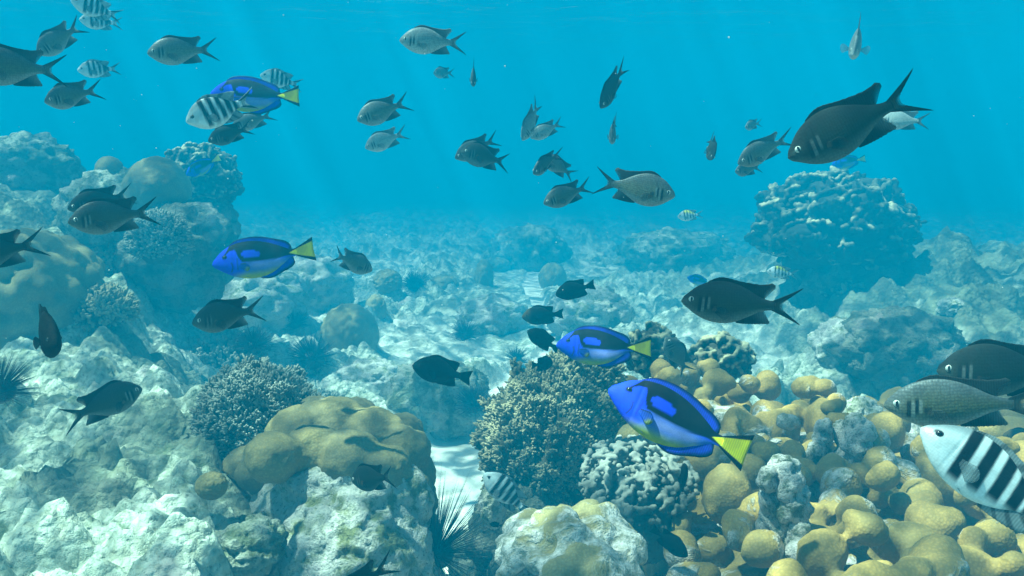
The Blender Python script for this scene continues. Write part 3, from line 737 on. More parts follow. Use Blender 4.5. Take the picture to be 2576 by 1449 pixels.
def particles():
    """drifting flecks in the water"""
    b = Buf(); v, f = ico(1); r_ = np.random.RandomState(77)
    for k in range(200):
        d = r_.uniform(0.5, 4.5); p = at(r_.uniform(-100, 2680), r_.uniform(-60, 1400), d)
        if p[2] < -0.55 or p[2] > 1.2: continue
        b.add(v * r_.uniform(0.0003, 0.0009) * (0.5 + 0.35 * d) + p, t=f)
    m, n, l, bs = mat('drifting_flecks', 0.8, 0.1); bs.inputs['Base Color'].default_value = (0.7, 0.7, 0.66, 1)
    o = b.build('drifting_particles', [m]); tag(o, kind='stuff')
particles()
# ------------------------------------------------------------------ fish
# every outline is in fractions of the total length, x from the snout (0) to the tail tips (1), z up
SHAPES = {
 'chromis': dict(
    top=[(0, .004), (.012, .028), (.05, .066), (.11, .116), (.20, .160), (.31, .180), (.43, .162), (.54, .118), (.63, .070), (.70, .046), (.755, .044)],
    bot=[(0, -.004), (.012, -.022), (.05, -.052), (.11, -.096), (.20, -.140), (.31, -.160), (.43, -.146), (.54, -.102), (.63, -.060), (.70, -.042), (.755, -.042)],
    wid=[(0, .006), (.02, .020), (.06, .038), (.13, .058), (.24, .070), (.38, .062), (.52, .042), (.64, .022), (.755, .010)],
    dorsal=dict(b=(.20, .655), h=[(0, .012), (.15, .028), (.6, .034), (.80, .070), (.90, .105), (.97, .05), (1, .008)], sw=[(0, .01), (.6, .03), (.85, .10), (.93, .125), (1, .02)]),
    anal=dict(b=(.44, .655), h=[(0, .01), (.3, .045), (.62, .075), (.82, .085), (.95, .04), (1, .006)], sw=[(0, .01), (.5, .06), (.82, .10), (1, .02)]),
    tail=dict(x=.725, z=.041, half=28, notch=.085, tip=.29, pw=3.0),
    pect=(.245, -.035, .15, 24), pelv=(.27, -.145, .15), eye=(.082, .028, .025)),
 'tang': dict(
    top=[(0, .004), (.01, .026), (.04, .058), (.09, .104), (.17, .152), (.29, .182), (.42, .178), (.56, .140), (.68, .082), (.75, .044), (.82, .036)],
    bot=[(0, -.004), (.01, -.022), (.04, -.048), (.09, -.085), (.17, -.135), (.29, -.180), (.42, -.192), (.55, -.165), (.67, -.098), (.75, -.046), (.82, -.036)],
    wid=[(0, .008), (.02, .022), (.08, .044), (.18, .060), (.32, .066), (.48, .054), (.64, .032), (.75, .014), (.82, .009)],
    dorsal=dict(b=(.155, .765), h=[(0, .004), (.10, .030), (.3, .040), (.7, .046), (.92, .046), (.98, .030), (1, .004)], sw=[(0, .01), (.7, .03), (.95, .03), (1, .01)]),
    anal=dict(b=(.42, .765), h=[(0, .004), (.15, .030), (.5, .048), (.88, .052), (.97, .034), (1, .004)], sw=[(0, .01), (.6, .03), (.95, .035), (1, .01)]),
    tail=dict(x=.80, z=.035, half=29, notch=.182, tip=.215, pw=2.0),
    pect=(.232, -.055, .12, 20), pelv=(.26, -.165, .09), eye=(.128, .048, .017)),
 'sergeant': dict(
    top=[(0, .004), (.012, .030), (.05, .072), (.11, .128), (.20, .180), (.31, .200), (.43, .182), (.54, .130), (.62, .076), (.69, .050), (.75, .047)],
    bot=[(0, -.004), (.012, -.026), (.05, -.062), (.11, -.110), (.20, -.158), (.31, -.182), (.43, -.172), (.54, -.125), (.62, -.070), (.69, -.048), (.75, -.046)],
    wid=[(0, .008), (.02, .024), (.06, .042), (.13, .060), (.24, .072), (.38, .064), (.52, .044), (.64, .024), (.75, .012)],
    dorsal=dict(b=(.22, .65), h=[(0, .012), (.2, .03), (.6, .036), (.82, .070), (.92, .075), (1, .008)], sw=[(0, .01), (.6, .04), (.9, .11), (1, .02)]),
    anal=dict(b=(.45, .65), h=[(0, .01), (.4, .05), (.75, .075), (.92, .05), (1, .006)], sw=[(0, .01), (.6, .07), (.85, .10), (1, .02)]),
    tail=dict(x=.72, z=.044, half=26, notch=.095, tip=.285, pw=2.6),
    pect=(.25, -.03, .14, 26), pelv=(.28, -.165, .14), eye=(.098, .032, .024)),
 'damsel': dict(
    top=[(0, .004), (.012, .034), (.05, .082), (.11, .140), (.20, .192), (.32, .218), (.45, .200), (.58, .145), (.67, .085), (.74, .056), (.80, .052)],
    bot=[(0, -.004), (.012, -.030), (.05, -.070), (.11, -.120), (.20, -.172), (.32, -.205), (.45, -.196), (.58, -.145), (.67, -.082), (.74, -.055), (.80, -.052)],
    wid=[(0, .010), (.02, .028), (.06, .048), (.13, .066), (.24, .078), (.38, .070), (.54, .046), (.68, .022), (.80, .012)],
    dorsal=dict(b=(.24, .71), h=[(0, .012), (.2, .034), (.6, .042), (.82, .088), (.92, .092), (1, .008)], sw=[(0, .01), (.6, .04), (.9, .085), (1, .015)]),
    anal=dict(b=(.45, .71), h=[(0, .01), (.4, .05), (.75, .095), (.92, .08), (1, .006)], sw=[(0, .01), (.6, .06), (.88, .08), (1, .015)]),
    tail=dict(x=.78, z=.050, half=25, notch=.175, tip=.225, pw=1.6),
    pect=(.27, -.03, .15, 26), pelv=(.30, -.185, .16), eye=(.105, .035, .020)),
}
for _k, _f in (('chromis', 1.10), ('tang', 1.01), ('sergeant', 1.05), ('damsel', 1.03)):
    for _p in ('top', 'bot'): SHAPES[_k][_p] = [(x, z * (1 + (_f - 1) * min(1, max(0, (.72 - x) / .25)))) for x, z in SHAPES[_k][_p]]
def lerp(a, b, t): return np.asarray(a)[None, :] * (1 - t)[:, None] + np.asarray(b)[None, :] * t[:, None]
def mixc(c, col, f): return c * (1 - f)[:, None] + np.asarray(col)[None, :] * f[:, None]
def body_colour(kind, x, z, top, bot, tone, yellow):
    n = len(x); zr = np.where(z > 0, z / np.maximum(top, .01), -z / np.minimum(bot, -.01) * 1.0)   # -1 belly .. 1 back
    nz = fbm(np.stack([x * 9, z * 9, 0 * x + 1.7], 1), 3)
    if kind == 'chromis':
        back = np.array([.007, .011, .010]) * (1 - tone) + np.array([.30, .36, .38]) * tone
        lite = np.array([.44, .46, .25]) + np.array([.06, .10, .27]) * min(1, max(0, (tone - .3) / .35))
        side = np.array([.013, .018, .009]) * (1 - tone) + lite * tone ** 1.2
        belly = np.array([.08, .10, .085]) * (1 - tone) + np.array([.75, .80, .80]) * tone
        c = lerp(side, back, ss(-.1, .9, zr + .25 * nz)); c = mixc(c, belly, ss(.25, .95, -zr))
        c = mixc(c, belly * .9, 0.5 * (1 - ss(.05, .17, x)) * (1 - ss(.2, .7, zr)))
        for xb, wb, z0, z1 in ((.150, .013, -.075, .050), (.198, .011, -.045, .062)):
            xc = xb + .10 * (z - .0) ** 1 * .6
            f = (1 - ss(wb * .7, wb * 1.3, np.abs(x - xc))) * ss(z0 - .015, z0 + .015, z) * (1 - ss(z1 - .015, z1 + .02, z))
            c = mixc(c, (.010, .012, .014), f * .95)
            f2 = (1 - ss(wb * .6, wb * 1.2, np.abs(x - xc - wb * 2.0))) * ss(z0 - .01, z0 + .02, z) * (1 - ss(z1 - .02, z1 + .01, z))
            c = mixc(c, (.62, .70, .70), f2 * (.16 + .42 * tone))
        c = mixc(c, (.015, .015, .012), .9 * (1 - ss(.018, .030, np.hypot((x - .262), (z + .022) * .8))))
        c = mixc(c, (.45, .26, .10), .5 * (1 - ss(.010, .024, np.hypot((x - .272), (z + .045)))))
        c = mixc(c, back * .8, ss(.62, .75, x) * .6)
    elif kind == 'tang':
        blue, black = np.array([.016, .050, .86]), np.array([.003, .004, .010])
        low = np.array([.07, .17, .76]); yel = np.array([.40, .46, .03])
        c = np.tile(blue, (n, 1))
        c = mixc(c, low, ss(.23, .34, x) * (1 - ss(-.05, -.02, z)))
        c = mixc(c, (.42, .42, .66), .5 * ss(.30, .42, x) * (1 - ss(.62, .72, x)) * np.exp(-((z + .085) / .035) ** 2))
        yb = -.135 + .045 * ss(.45, .75, x) + .04 * (x < .2) * 0
        c = mixc(c, yel, (1 - ss(yb - .045, yb + .03, z + .02 * nz)) * ss(.06, .30, x))
        rim = top - .012
        zlo = curve([(.10, .040), (.13, .062), (.17, .094), (.21, .106), (.238, .085), (.250, .03), (.268, -.010), (.31, -.034), (.42, -.044), (.60, -.040), (.72, -.024), (.80, -.030), (.86, -.03)], x)
        zhi = np.where(x < .19, curve([(.10, .048), (.13, .078), (.16, .118), (.19, .165)], x), 1.0)
        blk = ss(-.005, .005, z - zlo) * (1 - ss(-.006, .006, z - zhi)) * ss(.105, .118, x)
        blk = np.maximum(blk, (1 - ss(.020, .027, np.hypot(x - .125, (z - .046) * 1.1))))
        ex, ez = x - .372, z - .042 + .10 * (x - .372)
        ell = (np.abs(ex) / .092) ** 2.6 + (np.abs(ez) / .036) ** 2.6
        blk = blk * ss(.85, 1.10, ell)
        c = mixc(c, black, blk)
        c = mixc(c, (.02, .02, .10), .8 * (1 - ss(.004, .009, np.abs(np.hypot((x - .10), (z + .055) * 1.0) - .085))) * (x > .12) * (z < -.01) * (z > -.11))
        c = mixc(c, (.02, .02, .08), .55 * (1 - ss(.004, .012, np.abs(x - .232 - .1 * (z + .05)))) * (z < .02) * (z > -.10))
        c = mixc(c, (.90, .88, .006), ss(0, .006, (x - .735) * .42 - np.abs(z)) )
    elif kind == 'sergeant':
        white = np.array([.72, .80, .80]); belly = np.array([.86, .90, .90])
        c = lerp(white, belly, ss(.1, .8, -zr)); c = mixc(c, (.20, .27, .30), ss(.45, .95, zr) * (1 - ss(.2, .3, x)) * .8)
        if yellow: c = mixc(c, (.72, .74, .05), ss(.35, .7, zr) * ss(.2, .28, x) * (1 - ss(.60, .66, x)))
        wb = .022 if yellow else .034
        for k, xb in enumerate((.262, .372, .480, .580, .665)):
            xc = xb - .10 * z
            f = (1 - ss(wb * .75, wb * 1.2, np.abs(x - xc + .004 * nz))) * ss(-.185 + .02 * k, -.12 + .02 * k, z)
            c = mixc(c, (.004, .005, .008), f)
        c = mixc(c, (.02, .025, .03), .9 * (1 - ss(.020, .034, np.hypot((x - .088), (z - .036) * 1.3))))
    else:
        c = np.tile(np.array([.006, .007, .008]), (n, 1)); c = mixc(c, (.016, .015, .011), .8 * ss(-.2, .6, nz))
        if tone: c = mixc(c, (.16, .12, .055), tone * (1 - ss(.10, .24, x)))
    return c
def fin_colour(kind, part, s, t, tone, yellow, tsign=0):
    """s along the fin, t from root to edge; returns rgb and alpha"""
    n = len(s); al = np.ones(n)
    if kind == 'chromis':
        base = np.array([.020, .024, .020]) * (1 - tone) + np.array([.26, .30, .30]) * tone
        c = np.tile(base, (n, 1))
        if part == 'tail':
            u = np.abs(s)
            c = mixc(c, np.array([.11, .09, .04]) * (1 - tone) + np.array([.42, .44, .40]) * tone, (1 - ss(.35, .85, u)) * .7)
            c = mixc(c, (.008, .008, .010), ss(.80, .90, t) * ss(.40, .60, u)); c = mixc(c, base * .35, ss(.86, .96, u) * .7)
            al = 1 - .75 * ss(.55, 1.0, t) * (1 - ss(.30, .70, u))
        elif part in ('dorsal', 'anal'):
            c = mixc(c, base * .5, (1 - ss(.45, .85, s)) * .7); al = 1 - .65 * ss(.86, .99, s) * ss(.2, .7, t)
            if part == 'anal': c = mixc(c, (.40, .46, .46), .5 * ss(.5, .9, s))
        elif part == 'pelv': c = np.tile(np.array([.45, .52, .54]), (n, 1)); al = al * .85
        else: c = np.tile(base * 1.6, (n, 1)); al = al * (.42 - .2 * t)
    elif kind == 'tang':
        if part == 'tail':
            u = np.abs(s); c = np.tile(np.array([.92, .90, .004]), (n, 1)); c = mixc(c, (.006, .007, .015), ss(.70, .78, u + .03 * t))
        elif part in ('dorsal', 'anal'):
            c = np.tile(np.array([.045, .10, .95]), (n, 1)); c = mixc(c, (.006, .007, .02), ss(.72, .86, t)); c = mixc(c, (.006, .007, .02), ss(.94, .98, s) * .8)
        elif part == 'pelv': c = np.tile(np.array([.05, .07, .35]), (n, 1))
        else: c = np.tile(np.array([.02, .10, .70]), (n, 1)); c = mixc(c, (.40, .46, .03), ss(.55, .9, t) * ss(-.2, .3, -s)); c = mixc(c, (.01, .01, .03), ss(.55, .95, s))
    elif kind == 'sergeant':
        c = np.tile(np.array([.42, .50, .52]), (n, 1))
        if part == 'tail':
            u = np.abs(s); c = mixc(c, (.012, .014, .02), .95 * ss(.52, .62, u) * (1 - ss(.86, .95, u)) * (0.35 if yellow else 1)); al = 1 - .6 * (1 - ss(.2, .5, u)) * ss(.4, 1, t)
        elif part in ('dorsal', 'anal'):
            c = mixc(c, (.02, .025, .03), .6 * ss(.4, .6, np.sin(s * 22)))
            al = 1 - .5 * ss(.8, 1, s)
        elif part == 'pect': al = al * .45
    else:
        c = np.tile(np.array([.006, .006, .007]), (n, 1))
        if part == 'pect': al = al * .8
    return np.concatenate([c, al[:, None]], 1)

SKIN = {'chromis': 'chromis', 'tang': 'tang', 'sergeant': 'sergeant', 'damsel': 'black'}
NAMES = {'chromis': 'damselfish', 'tang': 'blue_tang', 'sergeant': 'sergeant_fish', 'damsel': 'dark_damselfish'}
CATS = {'chromis': 'fish', 'tang': 'fish', 'sergeant': 'fish', 'damsel': 'fish'}
GROUPS = {'chromis': 'grey fork tailed damselfish', 'tang': 'blue tangs', 'sergeant': 'black and white striped fish', 'damsel': 'black damselfish above the reef'}

def bend_points(P, L, bend, droop=0.0):
    """P: (n,3) x from snout, y, z in body fractions -> local coordinates, snout at +L/2, curved sideways"""
    x = P[:, 0]; xs = np.linspace(-.1, 1.3, 281)
    ph = bend * np.clip((xs - .25) / .75, 0, None) ** 1.4
    dx = xs[1] - xs[0]
    X = np.concatenate([[0], np.cumsum(np.cos((ph[1:] + ph[:-1]) / 2)) * dx]); Y = np.concatenate([[0], np.cumsum(np.sin((ph[1:] + ph[:-1]) / 2)) * dx])
    X -= np.interp(0, xs, X); Y -= np.interp(0, xs, Y)
    xx = np.interp(x, xs, X); yy = np.interp(x, xs, Y); pp = np.interp(x, xs, ph)
    # lateral offset turns with the spine
    ox = xx - np.sin(pp) * P[:, 1]; oy = yy + np.cos(pp) * P[:, 1]
    ctr = np.interp(.5, xs, X)
    return np.stack([(ctr - ox) * L, oy * L, P[:, 2] * L], 1)

def grid_plate(P, th):
    """P: (A,B,3) grid in the x-z plane made into a thin closed plate of half thickness th (A,B)"""
    A, B, _ = P.shape
    up = P.copy(); up[:, :, 1] += th; dn = P.copy(); dn[:, :, 1] -= th
    V = np.concatenate([up.reshape(-1, 3), dn.reshape(-1, 3)]); i = np.arange(A * B).reshape(A, B); N = A * B
    q = [np.stack([i[:-1, :-1], i[1:, :-1], i[1:, 1:], i[:-1, 1:]], -1).reshape(-1, 4)]
    q.append(q[0][:, ::-1] + N)
    rim = np.concatenate([i[0, :], i[1:, -1], i[-1, -2::-1], i[-2:0:-1, 0]])
    r2 = np.roll(rim, -1)
    q.append(np.stack([rim, r2, r2 + N, rim + N], -1))
    return V, np.concatenate(q)

def make_fish(kind, L, bend=0.0, tone=0.3, yellow=False, fine=1.0, spread=1.0, parent=None):
    sh = SHAPES[kind]
    NR, NA = (150, 64) if fine >= 1 else ((44, 24) if fine > .4 else (30, 18))
    xe = sh['top'][-1][0]
    u = np.linspace(0, 1, NR); x = xe * (0.45 * u + 0.55 * u ** 1.9); x[0] = 0
    top, bot, wid = curve(sh['top'], x), curve(sh['bot'], x), curve(sh['wid'], x)
    a = np.linspace(0, 2 * math.pi, NA, endpoint=False)
    cz, hz = (top + bot) / 2, (top - bot) / 2
    sn, cs = np.sin(a), np.cos(a)
    zz = cz[:, None] + hz[:, None] * np.sign(sn) * np.abs(sn) ** 0.92
    yy = wid[:, None] * np.sign(cs) * np.abs(cs) ** 1.12 * (1 - 0.22 * sn[None, :])
    yy *= 1 - 0.05 * np.exp(-((x - .205) / .012) ** 2)[:, None]      # gill cover edge
    P = np.stack([np.repeat(x[:, None], NA, 1), yy, zz], -1).reshape(-1, 3)
    i = np.arange(NR * NA).reshape(NR, NA); j = np.roll(i, -1, 1)
    q = np.stack([i[:-1], i[1:], j[1:], j[:-1]], -1).reshape(-1, 4)
    tris = [(i[-1, k], i[-1, (k + 1) % NA], NR * NA) for k in range(NA)]
    P = np.concatenate([P, [[xe + .004, 0, cz[-1]]]])
    tt = np.append(np.repeat(top, NA), top[-1]); bb = np.append(np.repeat(bot, NA), bot[-1])
    col = body_colour(kind, P[:, 0], P[:, 2], tt, bb, tone, yellow)
    link('body', make_mesh('body', bend_points(P, L, bend), q, tris, [M['chromisDark' if kind == 'chromis' and tone < .16 else SKIN[kind]]], True, col, P), parent)
    fm = M['fin']
    def add_fin(name, part, G, s, t, th, post=None):
        V, qq = grid_plate(G, th); rest = V.copy()
        if post is not None: V = post(V)
        c = fin_colour(kind, part, np.concatenate([s.ravel()] * 2), np.concatenate([t.ravel()] * 2), tone, yellow)
        link(name, make_mesh(name, bend_points(V, L, bend), qq, None, [fm], True, c, rest), parent)
    K = 34 if fine > .4 else 18
    for part, name, sgn in (('dorsal', 'dorsal_fin', 1), ('anal', 'anal_fin', -1)):
        f = sh[part]; s = np.linspace(0, 1, K); bx = f['b'][0] + (f['b'][1] - f['b'][0]) * s
        bz = curve(sh['top' if sgn > 0 else 'bot'], bx) - sgn * .014
        h = np.maximum(curve(f['h'], s), .002) * (0.75 + .25 * spread); sw = curve(f['sw'], s)
        if fine > .4: h = h * (1 + (.045 if kind != 'tang' else .012) * np.sin(s * (80 if kind != 'tang' else 140)))
        t = np.linspace(0, 1, 6); G = np.zeros((K, 6, 3))
        G[:, :, 0] = bx[:, None] + sw[:, None] * t[None] ** 1.3; G[:, :, 2] = bz[:, None] + sgn * (h[:, None] + .014) * t[None]
        S_, T_ = np.meshgrid(s, t, indexing='ij'); add_fin(name, part, G, S_, T_, .0045 * (1 - .75 * T_))
    f = sh['tail']; KT = 33 if fine > .4 else 21
    s = np.linspace(-1, 1, KT); r = np.linspace(0, 1, 10)
    ln = f['notch'] + (f['tip'] - f['notch']) * np.abs(s) ** f['pw']
    if kind in ('chromis', 'sergeant'):  # pointed lobes: the outermost rays end a little short
        ln = ln - .018 * ss(.93, 1.0, np.abs(s))
        if fine > .4: ln = ln + .006 * np.sin(s * 47) * (1 - np.abs(s))
    ang = R(f['half']) * np.sign(s) * np.abs(s) ** (0.80 if kind in ('chromis', 'sergeant') else 1.0) * (.8 + .2 * spread)
    G = np.zeros((KT, 10, 3))
    G[:, :, 0] = f['x'] + ln[:, None] * r[None] * np.cos(ang)[:, None]
    wv = r[None] ** 1.0
    G[:, :, 2] = s[:, None] * f['z'] * (1 - .3 * wv) + ln[:, None] * wv * np.sin(ang)[:, None]
    if kind in ('chromis', 'sergeant'):   # lobe curves outwards a touch
        G[:, :, 2] += (np.sign(s) * np.abs(s) ** 2)[:, None] * .012 * (r[None] ** 2)
    S_, T_ = np.meshgrid(s, r, indexing='ij')
    add_fin('tail_fin', 'tail', G, S_, T_, .008 * (1 - .8 * T_))
    # paired fins
    px_, pz_, pl, pa = sh['pect']
    wy = float(curve(sh['wid'], [px_])[0])
    for sd in (1, -1):
        s = np.linspace(-1, 1, 9); r = np.linspace(0, 1, 6)
        ang = R(pa) * s - R(18); ln = pl * (1 - .25 * np.abs(s) ** 2 - .12 * s) * (.85 + .15 * spread)
        G = np.zeros((9, 6, 3)); G[:, :, 0] = px_ + ln[:, None] * r * np.cos(ang)[:, None]; G[:, :, 2] = pz_ + s[:, None] * .012 + ln[:, None] * r * np.sin(ang)[:, None]
        S_, T_ = np.meshgrid(s, r, indexing='ij')
        def post(V, sd=sd):
            W = V.copy(); W[:, 1] = sd * (wy * .93 + (V[:, 0] - px_) * (.28 + .65 * (spread - 1))) + V[:, 1]; return W
        add_fin('pectoral_fin', 'pect', G, S_, T_, .003 * (1 - .6 * T_), post)
    vx, vz, vl = sh['pelv']
    for sd in (1, -1):
        s = np.linspace(0, 1, 5); r = np.linspace(0, 1, 6)
        G = np.zeros((5, 6, 3)); dirx, dirz = math.cos(R(24)), -math.sin(R(24))
        lnn = vl * (1 - .55 * s)
        G[:, :, 0] = vx + s[:, None] * .05 * (1 - r) + lnn[:, None] * r * dirx; G[:, :, 2] = vz + .012 + lnn[:, None] * r * dirz
        S_, T_ = np.meshgrid(s, r, indexing='ij')
        def post2(V, sd=sd):
            W = V.copy(); W[:, 1] = sd * (.018 + (V[:, 0] - vx) * .20) + V[:, 1]; return W
        add_fin('pelvic_fin', 'pelv', G, S_, T_, .003 * (1 - .6 * T_), post2)
    ex, ez, er = sh['eye']; w_ = float(curve(sh['wid'], [ex])[0])
    v, fz = ico(3 if fine > .4 else 2)
    hh = float(curve(sh['top'], [ex])[0] - curve(sh['bot'], [ex])[0]) / 2; cc = float(curve(sh['top'], [ex])[0] + curve(sh['bot'], [ex])[0]) / 2
    snn = min(.95, abs(ez - cc) / hh); ey = w_ * (1 - snn ** 2) ** .55 * (1 - .22 * snn)
    for sd in (1, -1):
        c = np.array([ex, sd * (ey - er * .22), ez])
        e = link('eye', make_mesh('eye', bend_points(v * np.array([er, er * .55, er]) + c, L, bend), None, fz if sd > 0 else fz, [M['eye'] if kind in ('chromis',) else M['eyeDark']]), parent)
        rp = er * (.62 if kind == 'chromis' else .6)
        pv = v * np.array([rp * (.62 if kind == 'chromis' else 1), er * .3, rp * (1.55 if kind == 'chromis' else 1)]) + np.array([ex, sd * (ey - er * .22 + er * .36), ez])
        link('pupil', make_mesh('pupil', bend_points(pv, L, bend), None, fz, [M['pupil']]), e)

def fish(kind, nose, tail, L, yaw, label, tone=0.3, bend=0.0, roll=0.0, yellow=False, spread=1.0, depth=None, up=None, slim=1.0):
    """nose and tail in the photo; yaw > 0 turns the head towards the viewer"""
    nx, ny = nose; tx, ty = tail
    dpx = math.hypot(nx - tx, ny - ty); cy = math.cos(R(yaw))
    d = depth or FPX * L * cy / dpx
    mid = at((nx + tx) / 2, (ny + ty) / 2, d); view = mid / np.linalg.norm(mid)
    r_ = np.cross(view, np.array([0, 0, 1.0])); r_ /= np.linalg.norm(r_); u_ = np.cross(r_, view)
    F = (r_ * (nx - tx) - u_ * (ny - ty)) / dpx * cy - view * math.sin(R(yaw)); F /= np.linalg.norm(F)
    U = np.array([0, 0, 1.0]) - F * F[2]; U /= np.linalg.norm(U)
    if up: U = r_ * up[0] + u_ * up[1] - view * (up[2] if len(up) > 2 else 0); U = U - F * (U @ F); U /= np.linalg.norm(U)
    Y = np.cross(U, F); a = R(roll); U2 = U * math.cos(a) + Y * math.sin(a); Y2 = np.cross(U2, F)
    fr_ = np.random.RandomState(abs(int(nx * 7 + ny * 13 + 5000)))
    bend += fr_.uniform(-.13, .13); spread *= fr_.uniform(.75, 1.15); roll += fr_.uniform(-5, 5)
    U2 = U2 * slim * fr_.uniform(.94, 1.06) if kind == 'chromis' else U2 * slim
    o = empty(NAMES[kind]); tag(o, label, CATS[kind], GROUPS[kind])
    o.matrix_world = Matrix(((F[0], Y2[0], U2[0], mid[0]), (F[1], Y2[1], U2[1], mid[1]), (F[2], Y2[2], U2[2], mid[2]), (0, 0, 0, 1)))
    make_fish(kind, L, bend, tone, yellow, 1.0 if dpx > 200 else (.6 if dpx > 110 else .3), spread, o)
    return o
C, T, G_, D = 'chromis', 'tang', 'sergeant', 'damsel'
# grey damselfish, upper left
fish(C, (97, 137), (209, 55), .125, 22, 'grey damselfish with raised tail at the upper left, tail tip touching two striped fish', .45, .25)
fish(C, (-75, 168), (166, 176), .14, 5, 'damselfish with a pale band, its head cut off by the upper left edge', .30)
fish(C, (377, 137), (552, 121), .13, 8, 'silvery damselfish alone in open water, third from the left at the top', .42, -.1)
fish(C, (120, 257), (252, 222), .12, 35, 'plump damselfish with raised tail under the faint striped fish at left', .35, .35)
fish(C, (899, 303), (1038, 252), .125, 8, 'olive damselfish directly above a silver one, left of centre', .38, .1)
fish(C, (919, 372), (1030, 330), .12, 10, 'silver damselfish directly below an olive one, left of centre', .85, .1)
fish(C, (1006, 103), (1181, 108), .13, 6, 'silver scaled damselfish, topmost in the middle of the photo', .72, -.05)
fish(C, (1091, 184), (1141, 184), .11, 50, 'small dim damselfish facing the viewer under the topmost silver one', .35, .4)
fish(C, (1190, 214), (1192, 155), .11, 55, 'small dark damselfish seen narrow from above, head down, upper middle', .15, .1)
fish(C, (1512, 270), (1573, 155), .13, 32, 'dark narrow damselfish diving head down, alone at upper right of centre', .10, .1, 14)
fish(C, (1314, 352), (1363, 250), .13, 28, 'silver damselfish head down with a steep tail, front one of the overlapping silver pair', .75, -.1, 6)
fish(C, (1335, 347), (1421, 305), .11, 15, 'pale silver damselfish, the rear one of the overlapping silver pair', .85)
fish(C, (1160, 382), (1288, 412), .125, 30, 'dark damselfish showing a large white eye, front one of the mid water pair', .12, -.2, -8)
fish(C, (1145, 398), (1262, 345), .12, 20, 'damselfish mostly hidden behind the dark one with the large white eye', .25)
fish(C, (1342, 436), (1406, 380), .12, 48, 'dark damselfish curled towards the viewer, its tail crossing another fish', .18, .5, 10)
fish(C, (1362, 395), (1452, 447), .11, 10, 'scaled damselfish swimming up left behind the curled dark one', .40, -.2)
fish(C, (1368, 513), (1495, 463), .12, 12, 'bluish damselfish whose tail meets the tail of the one facing right', .28)
fish(C, (1697, 492), (1487, 453), .135, 5, 'large scaled damselfish facing right in the middle, tail to tail with a bluish one', .42, .1)
fish(C, (1539, 356), (1546, 298), .11, 62, 'small damselfish facing the viewer with a pale mouth, below the diving dark one', .45, .2)
fish(C, (1876, 320), (1911, 308), .10, 58, 'tiny damselfish facing left, above the pair left of the big black one', .45, .4)
fish(C, (1793, 400), (1783, 340), .11, 58, 'small dark damselfish head down, left of the pair near the big black one', .04, up=(.35, 0, .9))
fish(C, (1861, 412), (1990, 338), .125, 28, 'silvery dark damselfish with a bright white eye, left of the big black one', .42, .2, 8)
fish(C, (1851, 432), (1913, 418), .10, 48, 'small dim damselfish just below the one with the bright white eye', .30, .3)
fish(C, (1997, 398), (2312, 222), .135, 12, 'big nearly black damselfish diving left at upper right, largest in open water', .03, .12)
fish(C, (2212, 303), (2338, 305), .12, 5, 'pale silver damselfish behind the tail of the big black one', .95)
fish(C, (2152, 122), (2160, 74), .13, 68, 'pale damselfish seen head on with fins spread, alone at the upper right', .9, 0, 8, spread=1.8, depth=1.45)
# middle and lower damselfish
fish(C, (183, 556), (402, 533), .13, 6, 'olive damselfish in front of another at the left, over the reef', .16, -.05)
fish(C, (178, 523), (338, 487), .13, 8, 'dark damselfish partly hidden behind the olive one at the left', .06)
fish(C, (-120, 655), (116, 612), .14, 4, 'dark damselfish at the left edge with only its rear half in view', .06)
fish(C, (489, 808), (668, 777), .13, 22, 'dark olive damselfish with wide forked tail, below the left middle tang', .12, .1)
fish(C, (936, 683), (827, 632), .13, -30, 'brownish damselfish turning away to the right, right of the left middle tang', .38, -.5)
fish(D, (120, 846), (102, 818), .12, 70, 'dark narrow fish seen head on, below the yellowish mound near the left edge', 0, .1, depth=1.0)
fish(C, (1717, 764), (2024, 768), .135, 4, 'large dark damselfish with yellowish tail, in front of the right coral head pedestal', .10, -.06)
fish(C, (1674, 850), (1738, 950), .13, 30, 'grey damselfish with its tail hanging down, over the top of the lobed coral', .28, -.3, up=(1, .3))
fish(C, (2377, 957), (2730, 915), .15, 4, 'black damselfish cut by the right edge, behind a lighter one', .02)
fish(C, (2242, 1048), (2630, 985), .14, 5, 'big brown damselfish with white eye at the right edge, in front of a black one', .30, slim=.86)
fish(C, (354, 990), (152, 1048), .13, -18, 'dark olive damselfish facing right with a spread grey tail, low at the left', .14, -.25)
fish(C, (884, 1206), (1001, 1200), .088, -38, 'black damselfish turned away over the dead face of the tan boulder', 0, .3, slim=1.3)
fish(C, (815, 1530), (1003, 1412), .10, 6, 'black damselfish tail poking in at the bottom edge left of the long spined urchin', .03)
# blue tangs
fish(T, (535, 238), (752, 243), .21, 4, 'blue tang behind the striped fish at the upper left', bend=.05, up=(0, 1, -.28))
fish(T, (540, 662), (791, 632), .21, 3, 'blue tang with a pale pinkish belly, left of centre over the rubble', bend=.03, up=(0, 1, -.22))
fish(T, (1399, 872), (1640, 874), .20, 4, 'blue tang above the bushy coral, head level with black damselfish', bend=-.05, up=(0, 1, -.22))
fish(T, (1529, 990), (1880, 1132), .21, 5, 'largest blue tang, tilted head up in front of the yellow lobed coral', bend=.04, up=(0, 1, -.22))
fish(T, (470, 440), (553, 396), .17, 12, 'faded blue tang in front of the dark frilled coral head at left')
fish(T, (1729, 699), (1792, 714), .15, 10, 'tiny faded purple tang left of the large dark damselfish')
fish(T, (2095, 415), (2174, 398), .18, 10, 'hazy pale tang low behind the big black damselfish')
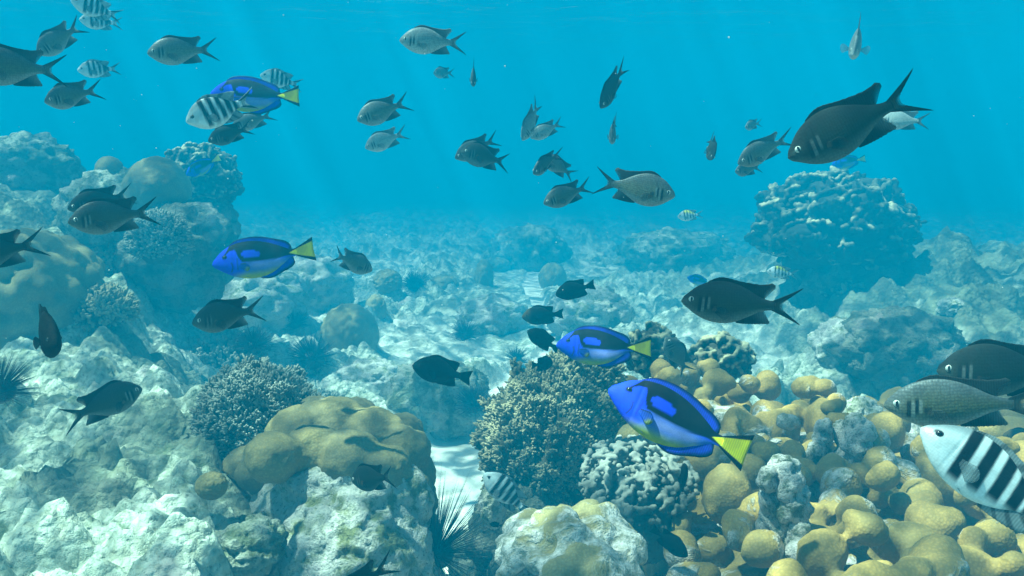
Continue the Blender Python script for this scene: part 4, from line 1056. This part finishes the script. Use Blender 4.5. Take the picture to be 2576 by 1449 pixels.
# striped fish
fish(G_, (186, 4), (306, 42), .15, 6, 'striped fish cut by the top edge at the upper left', bend=.05)
fish(G_, (205, 52), (309, 58), .14, 8, 'striped fish just under the one cut by the top edge')
fish(G_, (200, 178), (305, 171), .15, 6, 'faint striped fish between three grey damselfish at the upper left')
fish(G_, (657, 190), (764, 216), .14, 6, 'striped fish behind the top of the upper left blue tang')
fish(G_, (472, 306), (652, 244), .15, 8, 'bright black and white striped fish in front of the upper left blue tang', bend=-.05)
fish(G_, (1216, 1192), (1345, 1302), .14, 6, 'dusky blue striped fish pointing up left beside the bushy coral', bend=-.05)
fish(G_, (2322, 1110), (2720, 1345), .155, 4, 'big black and white striped fish cut by the right edge over the yellow coral', up=(0, 1, -.12), slim=.86)
fish(G_, (1705, 546), (1771, 538), .13, 8, 'small pale striped fish with yellow back, left of the tall coral head', yellow=True)
fish(G_, (1930, 684), (2009, 690), .13, 6, 'small pale striped fish with yellow back, in front of the coral head pedestal', yellow=True)
fish(C, (584, 322), (696, 284), .12, 8, 'scaled grey damselfish between the bright striped fish and a dark damselfish', .45)
fish(C, (526, 355), (640, 318), .105, 14, 'dark damselfish right under the bright striped fish at the upper left', .07)
# black damselfish
fish(D, (1038, 918), (1188, 952), .12, 5, 'large black damselfish over the rubble at the middle, alone', 0, .05)
fish(D, (1398, 743), (1498, 714), .11, 6, 'black damselfish, topmost of the column of four above the bushy coral', 0)
fish(D, (1313, 798), (1420, 789), .11, 8, 'brown faced dark damselfish, second from top of the column of four', .8)
fish(D, (1327, 832), (1407, 880), .085, 15, 'black damselfish half behind the head of the middle tang, third in the column', 0, .1)
fish(D, (1391, 912), (1338, 920), .078, -50, 'black damselfish turned away with a thin pale tail, lowest of the column of four', 0)
fish(D, (1724, 1170), (1712, 1236), .08, 50, 'small black damselfish hiding in the shadow under the tilted tang', 0)
fish(D, (1232, 1318), (1264, 1322), .026, 10, 'very small dark damselfish by the pale stub rock at the edge of the sand', 0)
fish(D, (1730, 1395), (1638, 1330), .08, 10, 'dark damselfish slipping between yellow lobes, tail up left, at the bottom', 0)
fish(D, (2529, 1104), (2625, 1096), .09, 8, 'brown damselfish at the right edge above the big striped fish', .9)
